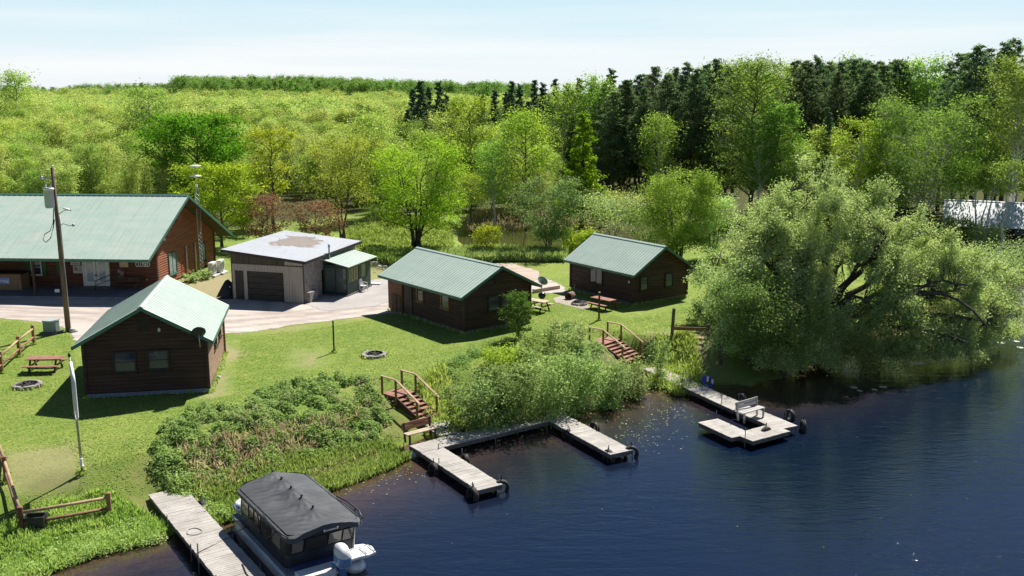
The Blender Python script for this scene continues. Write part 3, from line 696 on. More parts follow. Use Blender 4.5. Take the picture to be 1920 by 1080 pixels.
for y in (yF, yE):
    s = -1 if y < 0 else 1
    e.beam((xL, y + s * .015, zz_(y) - .05), (xg, y + s * .015, zz_(y) - .05), .03, .2); e.beam((xg + .018, y, zz_(y) - .05), (xg + .018, 0, hr - .05), .03, .22)
e.beam((xL, -.1, hr + .07), (xg, -.1, hr + .07), .26, .02, up=(0, -sl_, 1)); e.beam((xL, .1, hr + .07), (xg, .1, hr + .07), .26, .02, up=(0, sl_, 1))
e.build('roof_trim', M_roofE, ro)
sf = MB()
for (ya, yb) in ((yF + .05, -.02), (yE - .05, .02)):
    q = [(XW + .02, ya, zz_(ya) - .03), (xg - .02, ya, zz_(ya) - .03), (xg - .02, yb, zz_(yb) - .03), (XW + .02, yb, zz_(yb) - .03)]; sf.slab(q if ya < 0 else q[::-1], .03)
sf.build('soffit', M_post, ro)
so = MB(); so.slab([(xL, yF + .1, zz_(yF) - .1), (XW - .1, yF + .1, zz_(yF) - .1), (XW - .1, yW - .05, zz_(yF) - .06), (xL, yW - .05, zz_(yF) - .06)], .03); so.build('porch_ceiling', M_post, ro)
for x in (-8.3, -14.5, -20.5):
    MB().box((x, yF + .55, zz_(yF) / 2 - .05), (.17, .17, zz_(yF) - .15)).build('porch_post', M_post, lodge)
MB().span((xL, yF + .25, -.2), (-.2, yW, .2)).build('porch_floor', mat('blue_grey_concrete', (.20, .22, .26), (.15, .165, .2), 1.2, .85), lodge)
# double glass door
dx = -5.3
d = MB()
for s in (-1, 1):
    x = dx + s * .5
    d.box((x, yW - .06, 1.30), (.96, .06, 2.12))
dro = d.build('double_door', M_white, lodge); dro['label'] = 'white double glass door'
g = MB()
for s in (-1, 1): g.box((dx + s * .5, yW - .096, 1.41), (.52, .02, 1.6))
g.build('pane', M_glassL, dro); 
for s_ in (-.08, .08): MB().box((dx + s_, yW - .12, 1.1), (.03, .08, .16)).build('handle', M_black, dro)
fr = MB(); fr.box((dx, yW - .05, 2.42), (2.2, .12, .1)); fr.box((dx - 1.05, yW - .05, 1.3), (.1, .12, 2.2)); fr.box((dx + 1.05, yW - .05, 1.3), (.1, .12, 2.2)); fr.build('door_frame', M_white, dro)
window(lodge, (-10.2, yW, 1.7), -math.pi / 2, .8, 1.2, M_white, M_glass, (0, 1)); window(lodge, (-14.2, yW, 1.7), -math.pi / 2, .8, 1.2, M_white, M_glass, (0, 1)); window(lodge, (-17.5, yW, 1.7), -math.pi / 2, .8, 1.2, M_white, M_glass, (0, 1))
for x in (-10.85, -9.55, -8.35, -14.85, -13.55): MB().box((x, yW - .07, 1.75), (.36, .06, 1.3)).build('shutter', mat('green_shutter', (.03, .10, .05), None, 3, .6), lodge)
M_glassB = glass_mat('grey_blind_glass', (.16, .19, .21))
window(lodge, (XW, -.9, 1.6), 0, 1.55, 1.7, M_roofE, M_glassB, (1, 0)); window(lodge, (XW, 5.6, 1.45), 0, 1.5, 1.6, M_trim, M_glassB, (2, 0))
for y in (1.9, 3.9):
    p = MB(); p.tube([(XW + .12, y, .1), (XW + .12, y, 2.0), (XW + .12, y, 2.5)], .075, 8); p.lathe([(.0, .05), (.1, .04), (.1, -.05), (0, -.06)], (XW + .12, y, 2.55), 10); p.build('exhaust_pipe', mat('cream_pvc', (.66, .58, .48), None, 3, .5), lodge)
vent(lodge, (XW + .03, 0, 5.3), 0, .8, .9)
l_ = MB(); l_.box((XW + .14, -2.6, 3.9), (.22, .14, .16)); l_.lathe([(.0, .0), (.07, -.02), (.09, -.14), (0, -.14)], (XW + .2, -2.68, 3.87), 10); l_.lathe([(.0, .0), (.07, -.02), (.09, -.14), (0, -.14)], (XW + .2, -2.5, 3.87), 10); l_.build('flood_lamp', M_white, lodge)
def text_mesh(name, body, size, mtl, parent=None, loc=(0, 0, 0), rot=(0, 0, 0), ext=.006, sx=1.0):
    cu = bpy.data.curves.new(name, 'FONT'); cu.body = body; cu.size = size; cu.extrude = ext; cu.align_x = 'CENTER'; cu.align_y = 'CENTER'; cu.offset = size * .012
    tmp = bpy.data.objects.new(name, cu); COL.objects.link(tmp)
    me = bpy.data.meshes.new_from_object(tmp.evaluated_get(bpy.context.evaluated_depsgraph_get())); bpy.data.objects.remove(tmp)
    me.materials.clear(); me.materials.append(mtl); o = link_mesh(name, me, parent, loc, rot); o.scale = (sx, 1, 1); return o
def in_lodge(x, y, z=0): return Vector((-27.55, 81.0, ZL)) + Matrix.Rotation(LTH, 3, 'Z') @ Vector((x, y, z))
sg = thing('closed_sign', 'dark board with white CLOSED lettering on the lodge porch wall by the gable corner', 'sign', in_lodge(-1.45, yW - .07, 2.0), LTH)
MB().box((0, 0, 0), (1.3, .04, .6)).build('board', M_post, sg); text_mesh('lettering', 'CLOSED', .52, M_white, sg, (0, -.03, 0), (math.pi / 2, 0, 0), sx=.62)
def notice(name, label, x, z, w_, h_, rows, bg_, cat='notice'):
    o = thing(name, label, cat, in_lodge(x, yW - .06, z), LTH); MB().box((0, 0, 0), (w_, .03, h_)).build('board', bg_, o); b = MB()
    for (rx, rz_, rw, rh) in rows: b.box((rx, -.025, rz_), (rw, .02, rh))
    b.build('print', mat('faded_print', (.33, .26, .25), (.22, .18, .18), 6, .8), o); return o
M_paper = mat('paper_white', (.62, .58, .56), (.5, .46, .45), 5, .8)
notice('notice_sheet', 'white printed notice left of the double door, upper of two', -6.95, 2.15, .8, .5, [(0, .16, .6, .06), (0, .02, .66, .05), (0, -.14, .5, .06)], M_paper)
notice('notice_sheet', 'white notice with a round emblem left of the double door, below another', -6.8, 1.55, .75, .6, [(-.15, .05, .26, .28), (.2, .1, .2, .05), (.2, -.08, .24, .05)], M_paper)
notice('notice_board', 'tan square notice board right of the double door', -3.0, 2.1, .7, .62, [], mat('tan_board', (.62, .48, .30), (.5, .4, .26), 4, .8), 'notice board')
notice('poster', 'dark red poster with pale round marks right of the double door', -3.3, 1.3, .7, .75, [(-.12, .15, .24, .24), (.1, -.02, .3, .32), (0, -.3, .4, .06)], mat('maroon_poster', (.13, .05, .06), None, 4, .7), 'poster')
bpy.context.view_layer.update()
nb = thing('wooden_kiosk', 'wooden counter box with a blue and white panel in the lodge porch', 'counter', in_lodge(-12.7, -5.3, .2), LTH)
MB().box((0, 0, .62), (4.4, 1.2, 1.24)).build('cabinet', mat('kiosk_boards', (.30, .20, .11), (.20, .13, .075), 2, .8, (4, 4, .4)), nb); MB().box((0, 0, 1.28), (4.6, 1.4, .07)).build('top', M_post, nb)
pn = MB().box((.75, -.625, .72), (1.15, .03, .5)).build('sign_panel', mat('blue_panel', (.12, .2, .55), (.3, .38, .7), 3, .5), nb); m_ = MB()
for i, (x, w_) in enumerate(((.45, .3), (.82, .26), (1.1, .22))): m_.box((x, -.645, .75 - .04 * i), (w_, .02, .16))
m_.lathe([(0, 0), (.45, .012), (.45, .02), (0, .03)], (-.35, -.63, .5), 16, Matrix.Rotation(math.pi / 2, 4, 'X') @ Matrix.Diagonal((1, .4, 1, 1)))
m_.build('panel_print', M_white, pn)
def bench(label, loc, rz, L=1.6, m=None, back=True, legm=None, seath=.45, bm=None):
    o = thing('bench', label, 'bench', loc, rz); m = m or M_railL
    s = MB()
    for i in range(2): s.box((0, -.11 + i * .22, seath), (L, .2, .045))
    s.build('seat', m, o)
    if back:
        b = MB()
        for i in range(2): b.box((0, .3 + i * .03, seath + .2 + i * .19), (L, .04, .17))
        b.build('backrest', bm or m, o)
    for x in (-L / 2 + .12, L / 2 - .12):
        l = MB(); l.box((x, -.2, seath / 2 - .02), (.07, .09, seath)); l.beam((x, .2, 0), (x, .34, seath + .48), .07, .09) if back else l.box((x, .17, seath / 2 - .02), (.07, .09, seath)); l.box((x, 0, seath - .06), (.06, .5, .07)); l.build('leg', legm or M_post, o)
    return o
bench('dark wooden bench in the lodge porch under the poster', in_lodge(-2.4, -5.2, .2), LTH, 1.9, M_post)
for i, (nm, x) in enumerate((('round white knob lamp low on the porch wall, left of three', -3.6), ('round white knob lamp low on the porch wall, middle of three', -2.6), ('round white knob lamp low on the porch wall, right of three', -1.2))):
    tag(MB().lathe([(0, -.05), (.06, -.03), (.07, .02), (0, .06)], (0, 0, 0), 10).build('wall_knob', M_white, None, in_lodge(x, yW - .12, .8)), nm, 'lamp', 'knobs along the porch wall')
rl = thing('handrail', 'dark sloping handrail beside the white double door', 'handrail', in_lodge(dx + 1.0, yW - .4, .2), LTH)
m_ = MB(); m_.tube([(-.35, -1.3, 0), (-.35, -1.3, .75), (.25, 0, 1.0), (.25, 0, 0)], .035, 6); m_.tube([(-.35, -1.3, .4), (.25, 0, .6)], .025, 6); m_.build('rail', M_trim, rl)
# antenna tower
tw = thing('antenna_tower', 'lattice antenna tower with two disc antennas against the lodge gable', 'tower', in_lodge(.55, 2.9, 0), LTH)
m_ = MB(); HT = 7.7; w0 = .2; cor = [(w0 * math.cos(a), w0 * math.sin(a)) for a in (.5, 2.6, 4.7)]
for (x, y) in cor: m_.tube([(x, y, 0), (x, y, HT - .8), (x * .3, y * .3, HT)], .022, 5)
for i in range(19):
    z = .2 + i * .36
    for j in range(3):
        a, b = cor[j], cor[(j + 1) % 3]; m_.tube([(a[0], a[1], z), (b[0], b[1], z + .36)], .012, 4, False); m_.tube([(a[0], a[1], z), (b[0], b[1], z)], .010, 4, False)
m_.build('lattice', M_steel, tw); MB().tube([(0, 0, HT - .6), (0, 0, 9.5)], .03, 6).build('mast', M_steel, tw)
for z in (8.45, 9.3):
    MB().lathe([(0, .06), (.25, .05), (.47, .0), (.48, -.05), (.2, -.09), (0, -.1)], (0, 0, z), 18).build('disc_antenna', M_white, tw)
# air conditioners
for p, lb in ((at(399, 517), 'white heat pump unit by the lodge gable, left one of the pair'), (at(414, 512), 'white heat pump unit by the lodge gable, right one of the pair')):
    o = thing('heat_pump', lb, 'heat pump', p, LTH, 'heat pumps beside the lodge')
    MB().box((0, 0, .68), (.42, 1.0, 1.0)).build('casing', mat('ac_white', (.70, .69, .66), (.62, .61, .58), 3, .5), o, bevel=.03)
    f = MB(); f.lathe([(.0, .0), (.36, .0), (.4, .02), (.4, .05), (.33, .06), (.3, .03), (0, .03)], (.2, -.08, .7), 18, Matrix.Rotation(math.pi / 2, 4, 'Y')); f.build('fan_grille', M_steel, o)
    MB().box((0, 0, .06), (.9, 1.3, .12)).build('pad', mat('pale_pad', (.72, .70, .66), None, 2, .8), o)

# ---- garage with lean-to sunroom
GTH = math.atan2(-1.67, 5.76); gar = thing('garage', 'tan board garage with a nearly flat white roof, dark doors and a glazed green lean-to', 'garage', (-21.2, 73.46, ZL), GTH)
M_board = mat('tan_board_siding', (.42, .37, .315), (.35, .305, .26), 1.2, .75, (5, 5, .25)); M_boardD = mat('dark_weathered_siding', (.10, .085, .06), (.065, .055, .042), 1.5, .85, (5, 5, .3))
GW, GD, hL, hR = 6.0, 9.0, 3.8, 3.25
def hg(x): return hL + (hR - hL) * x / GW
wl = MB()
def board_wall(mb, x0, x1, z0, z1f, y):
    n = max(1, round((x1 - x0) / .25))
    for i in range(n):
        a = x0 + (x1 - x0) * i / n; b = x0 + (x1 - x0) * (i + 1) / n - .018; z1 = min(z1f(a), z1f(b)); mb.span((a, y - .02 - .006 * (i % 2), z0), (b, y + .05, z1))
board_wall(wl, 0, .28, 0, lambda x: 2.72, 0); board_wall(wl, 1.0, 1.3, 0, lambda x: 2.72, 0); board_wall(wl, 4.35, 6.0, 0, lambda x: 2.72, 0)
board_wall(wl, .28, 1.0, 2.22, lambda x: 2.72, 0); board_wall(wl, 1.3, 4.35, 2.22, lambda x: 2.72, 0); board_wall(wl, 4.5, 6.0, 2.80, lambda x: hg(x) - .1, 0)
wl.span((0, .06, 0), (.06, GD, hL - .1)); wl.span((.06, GD - .05, 0), (GW, GD, hR - .08)); wl.build('wall', M_board, gar)
up_ = MB(); board_wall(up_, 0, 4.48, 2.80, lambda x: hg(x) - .1, -.015); up_.build('upper_wall', M_boardD, gar)['label'] = 'dark weathered boards above the doors'
b = MB(); b.span((-.02, -.06, 2.72), (GW + .02, .05, 2.79)); b.span((-.03, -.04, 0), (.03, .05, 3.6)); b.span((GW - .04, -.045, 0), (GW + .03, .05, 3.1)); b.build('corner_trim', M_boardD, gar)
gd = MB()
for i in range(5): gd.box((2.825, .06, .22 + i * .44), (3.0, .05, .415))
gd.build('garage_door', mat('dark_brown_door', (.035, .026, .022), (.024, .018, .016), 2, .55), gar)
pd = MB(); pd.box((.64, .06, 1.1), (.7, .05, 2.2)); pd.build('side_door', MATS['dark_brown_door'], gar)
sw = MB(); sw.span((GW - .12, .05, 0), (GW, 2.9, hR - .1)); sw.span((GW - .12, 2.9, 2.0), (GW - .02, GD, hR - .1)); sw.build('stone_wall', mat('grey_stone_wall', (.36, .32, .31), (.20, .185, .18), 3.2, .9, bump=.7, bdist=.04), gar)
ht = MB(); ht.box((GW + .16, .9, .35), (.34, 1.2, .8)); ht.build('stone_buttress', MATS['grey_stone_wall'], gar)
q = [(-.55, -.5, hL + .06), (GW + .45, -.5, hR), (GW + .45, GD + .3, hR + .12), (-.55, GD + .3, hL + .18)]
ro = MB().slab(q, .12).build('roof', mat('white_membrane_roof', (.40, .42, .455), (.33, .345, .375), .5, .6, bump=.1), gar)
fs = MB(); fs.beam((-.55, -.515, hL - .05), (GW + .45, -.515, hR - .11), .03, .2); fs.beam((GW + .465, -.5, hR - .11), (GW + .465, GD + .3, hR + .01), .03, .2); fs.build('fascia', M_trim, ro)
# worn gravelly patch on the roof
m, t, out = new_mat('worn_roof_gravel'); v = t.vec('Object'); n1 = t.noise(v, .55, 6, .7, .6); n2 = t.noise(v, 8, 5, .8)
bs = t.nt.nodes.new('ShaderNodeBsdfPrincipled'); t.l(t.mix(t.ramp(n2, .35, .65), (.30, .26, .23), (.15, .125, .11)), bs.inputs['Base Color']); bs.inputs['Roughness'].default_value = .95
gmm = t.attr('edge').outputs['Fac']; aa = t.ramp(t.math('ADD', gmm, t.math('MULTIPLY', t.math('SUBTRACT', n1, .5), 1.5)), .50, .58)
ms = t.nt.nodes.new('ShaderNodeMixShader'); tr = t.nt.nodes.new('ShaderNodeBsdfTransparent'); t.l(aa, ms.inputs[0]); t.l(tr.outputs[0], ms.inputs[1]); t.l(bs.outputs[0], ms.inputs[2]); t.l(ms.outputs[0], out.inputs[0])
gA, gB = np.meshgrid(np.linspace(.2, 5.4, 27), np.linspace(1.2, 9.0, 31)); gZ = hL + .06 + (hR - hL - .06) * (gA + .55) / (GW + 1) + .12 * (gB + .5) / (GD + .8) + .008
ed = np.clip(1.05 - np.hypot((gA - 2.6) / 3.3, (gB - 5.4) / 4.2), 0, 1); me = grid_mesh('worn_patch', gA, gB, gZ, dict(edge=ed)); me.materials.append(m); link_mesh('worn_patch', me, ro)
# lean-to
M_greenW = mat('green_painted_boards', (.028, .058, .048), (.02, .043, .036), 3, .6, (4, 4, .4))
lt = MB(); y0, y1, x1, zh, zl = 3.2, 7.5, 8.0, 2.95, 2.4
for (a, c_) in (((GW, y0, 0), (GW + .12, y0 + .08, 2.8)), ((x1 - .12, y0, 0), (x1, y0 + .12, 2.35)), ((GW + .95, y0, 0), (GW + 1.05, y0 + .08, 2.5)), ((GW, y0 + .005, 2.12), (x1 - .005, y0 + .075, 2.38)), ((GW, y0 + .005, .12), (x1 - .005, y0 + .075, .3)),
                ((x1 - .1, y0 + .12, .15), (x1, y1, .95)), ((x1 - .1, y0 + .12, 2.05), (x1, y1, 2.36)), ((x1 - .1, y0 + 2.1, .95), (x1, y0 + 2.6, 2.05)), ((x1 - .1, y0 + .12, .95), (x1, y0 + .35, 2.05)), ((x1 - .1, y1 - .8, .95), (x1, y1, 2.05)), ((GW, y1 - .1, .15), (x1 - .1, y1, 2.4))):
    lt.span(a, c_)
lto = lt.build('lean_to', M_greenW, gar); lto['label'] = 'glazed green lean-to room'
g = MB(); g.span((GW + .12, y0 + .03, .3), (GW + .95, y0 + .06, 2.12)); g.span((GW + 1.05, y0 + .03, .3), (x1 - .12, y0 + .06, 2.12)); g.span((x1 - .06, y0 + .35, .95), (x1 - .04, y0 + 2.1, 2.05)); g.span((x1 - .06, y0 + 2.6, .95), (x1 - .04, y1 - .8, 2.05))
g.build('pane', glass_mat('sunroom_glass', (.05, .06, .06)), lto); mu = MB()
for y in (y0 + .8, y0 + 1.25, y0 + 1.7): mu.box((x1 - .03, y, 1.5), (.06, .06, 1.1))
mu.build('window_bar', M_railL, lto)
MB().span((GW, y0 - .25, 0), (x1 + .1, y1, .12)).build('floor_slab', M_found, lto)
r = MB(); rib_roof(r, (x1 + .45, y0 - .6, zl), (x1 + .45, y1 + .35, zl), (GW - .0, y1 + .35, zh), (GW - .0, y0 - .6, zh), pitch=.4); r.build('lean_to_roof', M_roofL, lto)
pz = MB(); pz.tube([(GW + .5, y0 + .1, 2.7), (GW + .5, y0 + .1, 3.7)], .06, 8); pz.lathe([(0, .3), (.09, .28), (.09, .02), (.06, 0)], (GW + .5, y0 + .1, 3.68), 10); pz.build('stove_pipe', M_steel, gar)
# ------------------------------------------------------------------ docks
def frame2(a, b):
    """local frame of a straight dock: y along a->b"""
    d = Vector((b[0] - a[0], b[1] - a[1])); L = d.length; return L, math.atan2(d.y, d.x) - math.pi / 2
def deck_run(parent, org, rz, W_, L_, ztop, gap=.012, plank=.14, posts=True, name='deck_section', seed=0):
    """planked section starting at org (local xy of the dock), running along +y of rz, centred in x"""
    rng = random.Random(seed); M = Matrix.Translation((org[0], org[1], 0)) @ Matrix.Rotation(rz, 4, 'Z'); mb = MB(); n = max(2, round(L_ / plank)); p = L_ / n
    for i in range(n):
        x_ = rng.uniform(-.012, .012); mb.box(M @ Vector((x_, (i + .5) * p, ztop - .02 + rng.uniform(-.004, .004))), (W_, p - gap, .04), M=Matrix.Rotation(rz + rng.uniform(-.006, .006), 4, 'Z'))
    o = mb.build(name, M_deck, parent)
    s = MB()
    for sx in (-1, 1): s.box(M @ Vector((sx * (W_ / 2 - .05), L_ / 2, ztop - .14)), (.05, L_ - .04, .19), rz)
    for sy in (.06, L_ - .06): s.box(M @ Vector((0, sy, ztop - .14)), (W_ - .16, .05, .18), rz)
    s.build('side_board', M_deckside, o); return o
def dock_post(parent, x, y, h=1.0, low=-1.3):
    MB().tube([(x, y, low), (x, y, h)], .022, 7).build('post', M_pipe, parent)
def tyre(label, loc, face, r=.36, hang=0.0, w_=.24):
    """old tyre hung as a fender; face = direction (angle) its axle points"""
    o = thing('tyre', label, 'tyre', loc, face, 'old tyres hung on the docks')
    M = Matrix.Rotation(math.pi / 2, 4, 'Y'); k = w_ / 2
    m_ = MB(); m_.lathe([(r * .62, -k * .8), (r * .80, -k), (r * .95, -k * .85), (r, -k * .45), (r, k * .45), (r * .95, k * .85), (r * .80, k), (r * .62, k * .8), (r * .60, k * .4), (r * .72, 0), (r * .60, -k * .4), (r * .62, -k * .8)], (0, 0, 0), 28, M); m_.build('tread', M_rubber, o)
    m_ = MB(); m_.beam((0, 0, r * .55), (0, 0, r + .22), .05, .02, up=(1, 0, 0)); m_.build('strap', M_black, o); return o
# dock A (near left)
A0, A1 = at(312, 921, .5), at(450, 1080, .5); L_, rz = frame2(A0, A1)
dA = thing('dock', 'long straight grey plank dock beside the covered pontoon boat', 'dock', (A0.x, A0.y, 0), rz)
WA = 1.5
for i, (y, ll) in enumerate(((0, 3.0), (3.02, 3.0), (6.04, 3.0), (9.06, 3.0))): deck_run(dA, (0, y), 0, WA, ll, .52, seed=i)
for y in (3.0, 6.1, 9.0, 12):
    for x in (-.8, .8): dock_post(dA, x, y, .72)
def on(o, rz_, x, y, z): return Vector(o.location) + Matrix.Rotation(rz_, 3, 'Z') @ Vector((x, y, z))
tyre('old tyre fender on the left side of the long dock, nearer the shore', on(dA, rz, -.93, 1.9, .18), rz + 0); tyre('old tyre fender on the left side of the long dock, farther from the shore', on(dA, rz, -.95, 5.5, .15), rz)
bx = MB(); 
for j in range(40):
    a = j * .33; bx.v.append(on(dA, rz, .25 + .27 * math.cos(a) * (1 + .1 * math.sin(j)), 4.7 + .33 * math.sin(a), .535 + .002 * (j // 19)))
pts = bx.v; rp = MB(); rp.tube(pts, .014, 5); tag(rp.build('rope_coil', mat('faded_rope', (.34, .31, .27), None, 8, .9)), 'thin rope coiled on the long dock planks', 'rope')
# dock B (U-shape, centre)
B = thing('dock', 'U-shaped grey plank dock with two fingers, at the foot of the near stairs', 'dock', at(788, 831, 0), 0)
bo = Vector(B.location)
def loc2(p): return (p.x - bo.x, p.y - bo.y)
def runB(par, bo_, a, b, W_, z, seed, secs=1):
    L_, r_ = frame2(a, b); d = Vector((b.x - a.x, b.y - a.y)).normalized(); out = []
    for k in range(secs):
        s0 = L_ / secs * k; out.append(deck_run(par, (a.x - bo_.x + d.x * s0, a.y - bo_.y + d.y * s0), r_, W_, L_ / secs - .015, z, seed=seed * 7 + k))
    return r_
zB = .45
f1a, f1b = at(789, 830, zB), at(920, 914, zB); r1 = runB(B, bo, f1a, f1b, 1.25, zB, 1, 2)
c_a, c_b = at(832, 829, zB), at(1020, 779, zB); c_a = f1a + (f1b - f1a).normalized() * .62; 
dirx = Vector((math.cos(r1), math.sin(r1), 0)); c_a = c_a + dirx * .64; c_b2 = at(1048, 783, zB)
r2 = runB(B, bo, c_a, at(1018, 783.5, zB), 1.2, zB + .01, 2, 2)
f2a, f2b = at(1032, 776, zB), at(1166, 848, zB); r3 = runB(B, bo, f2a, f2b, 1.3, zB, 3, 2)
l_a, l_b = at(806, 783, zB), at(840, 812, zB); r4 = runB(B, bo, l_a, l_b + (l_b - l_a).normalized() * .25, 1.25, zB + .02, 4, 1)
for p in ((757, 838), (823, 868), (888, 916), (935, 900), (866, 850), (822, 842), (929, 822), (1026, 797), (998, 785), (1068, 809), (1140, 848), (1186, 838), (1120, 808)):
    q = at(*p, zB); dock_post(B, q.x - bo.x, q.y - bo.y, .68)
def tat(label, px, py, z, ang, **k): 
    p = at(px, py, z); return tyre(label, (p.x, p.y, z), ang, **k)
tat('old tyre halfway along the left side of the left finger of the U-shaped dock', 813, 882, .12, r1, r=.37); tat('old tyre at the outer left corner of the left finger of the U-shaped dock', 886, 929, .15, r1, r=.40)
tat('old tyre at the outer end of the left finger of the U-shaped dock', 940, 914, .18, r1 + 1.2, r=.36); tat('old tyre inside the U-shaped dock, on the right side of its left finger', 873, 864, .14, r1 - .25, r=.33)
tat('old tyre inside the U-shaped dock, on the left side of its right finger, mid length', 1065, 818, .14, r3 + .2, r=.36); tat('old tyre at the outer left corner of the right finger of the U-shaped dock', 1141, 858, .13, r3 + .1, r=.40)
tat('old tyre at the outer end of the right finger of the U-shaped dock', 1183, 850, .2, r3 + 1.2, r=.38); tat('old tyre on the outer right side of the right finger of the U-shaped dock', 1115, 803, .2, r3, r=.34)
# dock C (right, by the willow)
C = thing('dock', 'long grey plank dock by the willow ending in a square platform with a bench', 'dock', at(1340, 742, 0), 0); co_ = Vector(C.location)
zC = .45
wa, wb = at(1222, 689, zC), at(1392, 766, zC); r5 = runB(C, co_, wa, wb, 1.25, zC, 5, 3)
ga, gb = at(1395, 767, zC), at(1478, 802, zC); r6 = runB(C, co_, ga, gb, 1.3, zC + .006, 6, 1)
ha, hb = at(1485, 800, zC), at(1390, 825, zC); 
ha = at(1432, 809, zC) ; ha, hb = at(1463, 801.5, zC), at(1393, 820, zC); r7 = runB(C, co_, ha, hb, 1.3, zC - .004, 7, 1)
ia, ib = at(1391, 817, zC), at(1327, 788, zC); r8 = runB(C, co_, ia, ib, 1.3, zC + .002, 8, 1)
for p in ((1278, 727), (1353, 757), (1343, 779), (1397, 823), (1434, 805), (1508, 795), (1473, 781), (1385, 748)):
    q = at(*p, zC); dock_post(C, q.x - co_.x, q.y - co_.y, 1.0 if p[0] in (1278, 1353, 1397) else .7)
pb = MB(); a = at(1280, 714, .45); b = at(1292, 716, .45); pb.tube([(a.x - co_.x, a.y - co_.y, .4), (a.x - co_.x, a.y - co_.y, .95), (b.x - co_.x, b.y - co_.y, .95), (b.x - co_.x, b.y - co_.y, .4)], .03, 7); pb.build('hoop', M_steel, C)
tat('old tyre on the front edge of the square dock platform below the bench', 1436, 815, .2, r7 + .1, r=.42); tat('old tyre at the outer right corner of the square dock platform', 1506, 800, .2, r7 + .9, r=.36)
tat('old tyre on the far right side of the square dock platform', 1481, 779, .2, r6, r=.34); tat('old tyre on the willow side of the long walkway to the square platform', 1390, 748, .2, r5, r=.33)
M_grey = mat('grey_bench_boards', (.46, .45, .43), (.36, .35, .33), 2, .85)
q = at(1424, 797, zC); p0 = at(1388, 796, zC); p1 = at(1438, 781, zC)
bench('grey weathered bench with a tall back on the square dock platform', ((p0.x + p1.x) / 2 - .1, (p0.y + p1.y) / 2 + .25, zC), math.atan2(p1.y - p0.y, p1.x - p0.x), 1.75, M_grey, True, M_steel, .5)
p0 = at(760, 835, zC); p1 = at(823, 818, zC)
bench('bench with a red-brown slatted back on the left corner of the U-shaped dock', ((p0.x + p1.x) / 2 - .1, (p0.y + p1.y) / 2 + .1, zC), math.atan2(p1.y - p0.y, p1.x - p0.x), 1.75, mat('pale_seat_board', (.52, .42, .31), None, 3, .8), True, M_post, .48, bm=M_step)

# ------------------------------------------------------------------ stairs
def stairs(label, topL, topR, botL, botR, zt, zb, n, rail_h=.95, top_len=1.2, flat=1.0):
    tl, tr_, bl, br = [Vector((p.x, p.y, 0)) for p in (topL, topR, botL, botR)]
    o = thing('stairway', label, 'stairs', ((tl + tr_) / 2).to_tuple()); og = Vector(o.location)
    mid_t = (tl + tr_) / 2; mid_b = (bl + br) / 2; d = (mid_b - mid_t); L = d.length; d.normalize(); s = Vector((-d.y, d.x, 0)); W_ = ((tr_ - tl).length + (br - bl).length) / 2
    rz_ = math.atan2(d.y, d.x) - math.pi / 2; P = lambda x, y, z: s * -x + d * y + Vector((0, 0, z))
    def bx(m_, x, y, z, dx, dy, dz): m_.box(P(x, y, z), (dx, dy, dz), rz_)
    pl = MB()
    for i in range(5): bx(pl, 0, -top_len + (i + .5) * top_len / 5, zt - .02, W_, top_len / 5 - .015, .045)
    pl.build('landing', M_step, o); run = L / n
    for i in range(n):
        z = zt + (zb - zt) * (i + 1) / (n + 1); tm = MB()
        for k in range(2): bx(tm, 0, run * (i + .27 + .46 * k), z - .02, W_ - .1, run * .42, .045)
        tm.build('tread', M_step, o)
    for sx in (-1, 1):
        st_ = MB(); x = sx * (W_ / 2 - .02); st_.beam(P(x, -.05, zt - .14), P(x, L, zb - .06), .05, .24); st_.beam(P(x, -top_len, zt - .12), P(x, 0, zt - .12), .05, .16); st_.build('stringer', M_post, o)
        ry = [-top_len + .1, -.02, L - .25]; rzs = [zt, zt, zb + (zt - zb) * .25 / L]
        pts_ = []
        for y, z in zip(ry, rzs):
            p = MB(); bx(p, sx * (W_ / 2 + .05), y, z + rail_h / 2 - .2, .09, .09, rail_h + .4); p.build('rail_post', M_rail, o); pts_.append(P(sx * (W_ / 2 + .05), y, z + rail_h + .03))
        r_ = MB(); r_.beam(pts_[0] - d * .06, pts_[1], .13, .045); r_.beam(pts_[1], pts_[2] + d * .2 + Vector((0, 0, -.2 * (zt - zb) / L)), .13, .045); r_.build('handrail', M_railL, o)
    return o
stairs('red-brown wooden stairway with handrails leading down to the U-shaped dock', at(741, 745, 1.42), at(782, 737, 1.42), at(790, 790, .55), at(824, 778, .55), 1.45, .48, 6)
stairs('red-brown wooden stairway with tan handrails leading down to the long dock by the willow', at(1131, 646, 1.45), at(1165, 638, 1.45), at(1172, 681, .6), at(1207, 669, .6), 1.48, .55, 6)

# ------------------------------------------------------------------ pontoon boat
BR = R(34.1); bt = thing('pontoon_boat', 'pontoon boat under dark grey canvas with a white outboard, by the long dock', 'boat', (-8.22, 35.24, 0), BR); bt.scale = (1.17, 1, 1)
M_canvas = mat('dark_grey_canvas', (.075, .08, .087), (.055, .06, .066), 1.2, .8, bump=.25, bdist=.004, fine=60)
M_canvasB = mat('black_canvas', (.014, .014, .016), (.02, .02, .023), 2, .7, bump=.1)
M_vinyl = glass_mat('smoky_vinyl_window', (.03, .028, .026)); M_vinyl2 = glass_mat('tan_vinyl_window', (.12, .105, .09))
for x in (-.98, 0, .98):
    p = MB(); M = Matrix.Rotation(-math.pi / 2, 4, 'X'); r = .33
    p.lathe([(0, -3.05), (r * .55, -2.98), (r * .9, -2.82), (r, -2.6), (r, 2.3), (r * .93, 2.75), (r * .7, 3.2), (r * .35, 3.55), (0.02, 3.68)], (x, 0, .12), 22, M)
    p.build('pontoon', mat('pale_pontoon_metal', (.78, .80, .82), (.66, .69, .72), 3, .4, (1, .2, 1), .1, metallic=.3), bt)
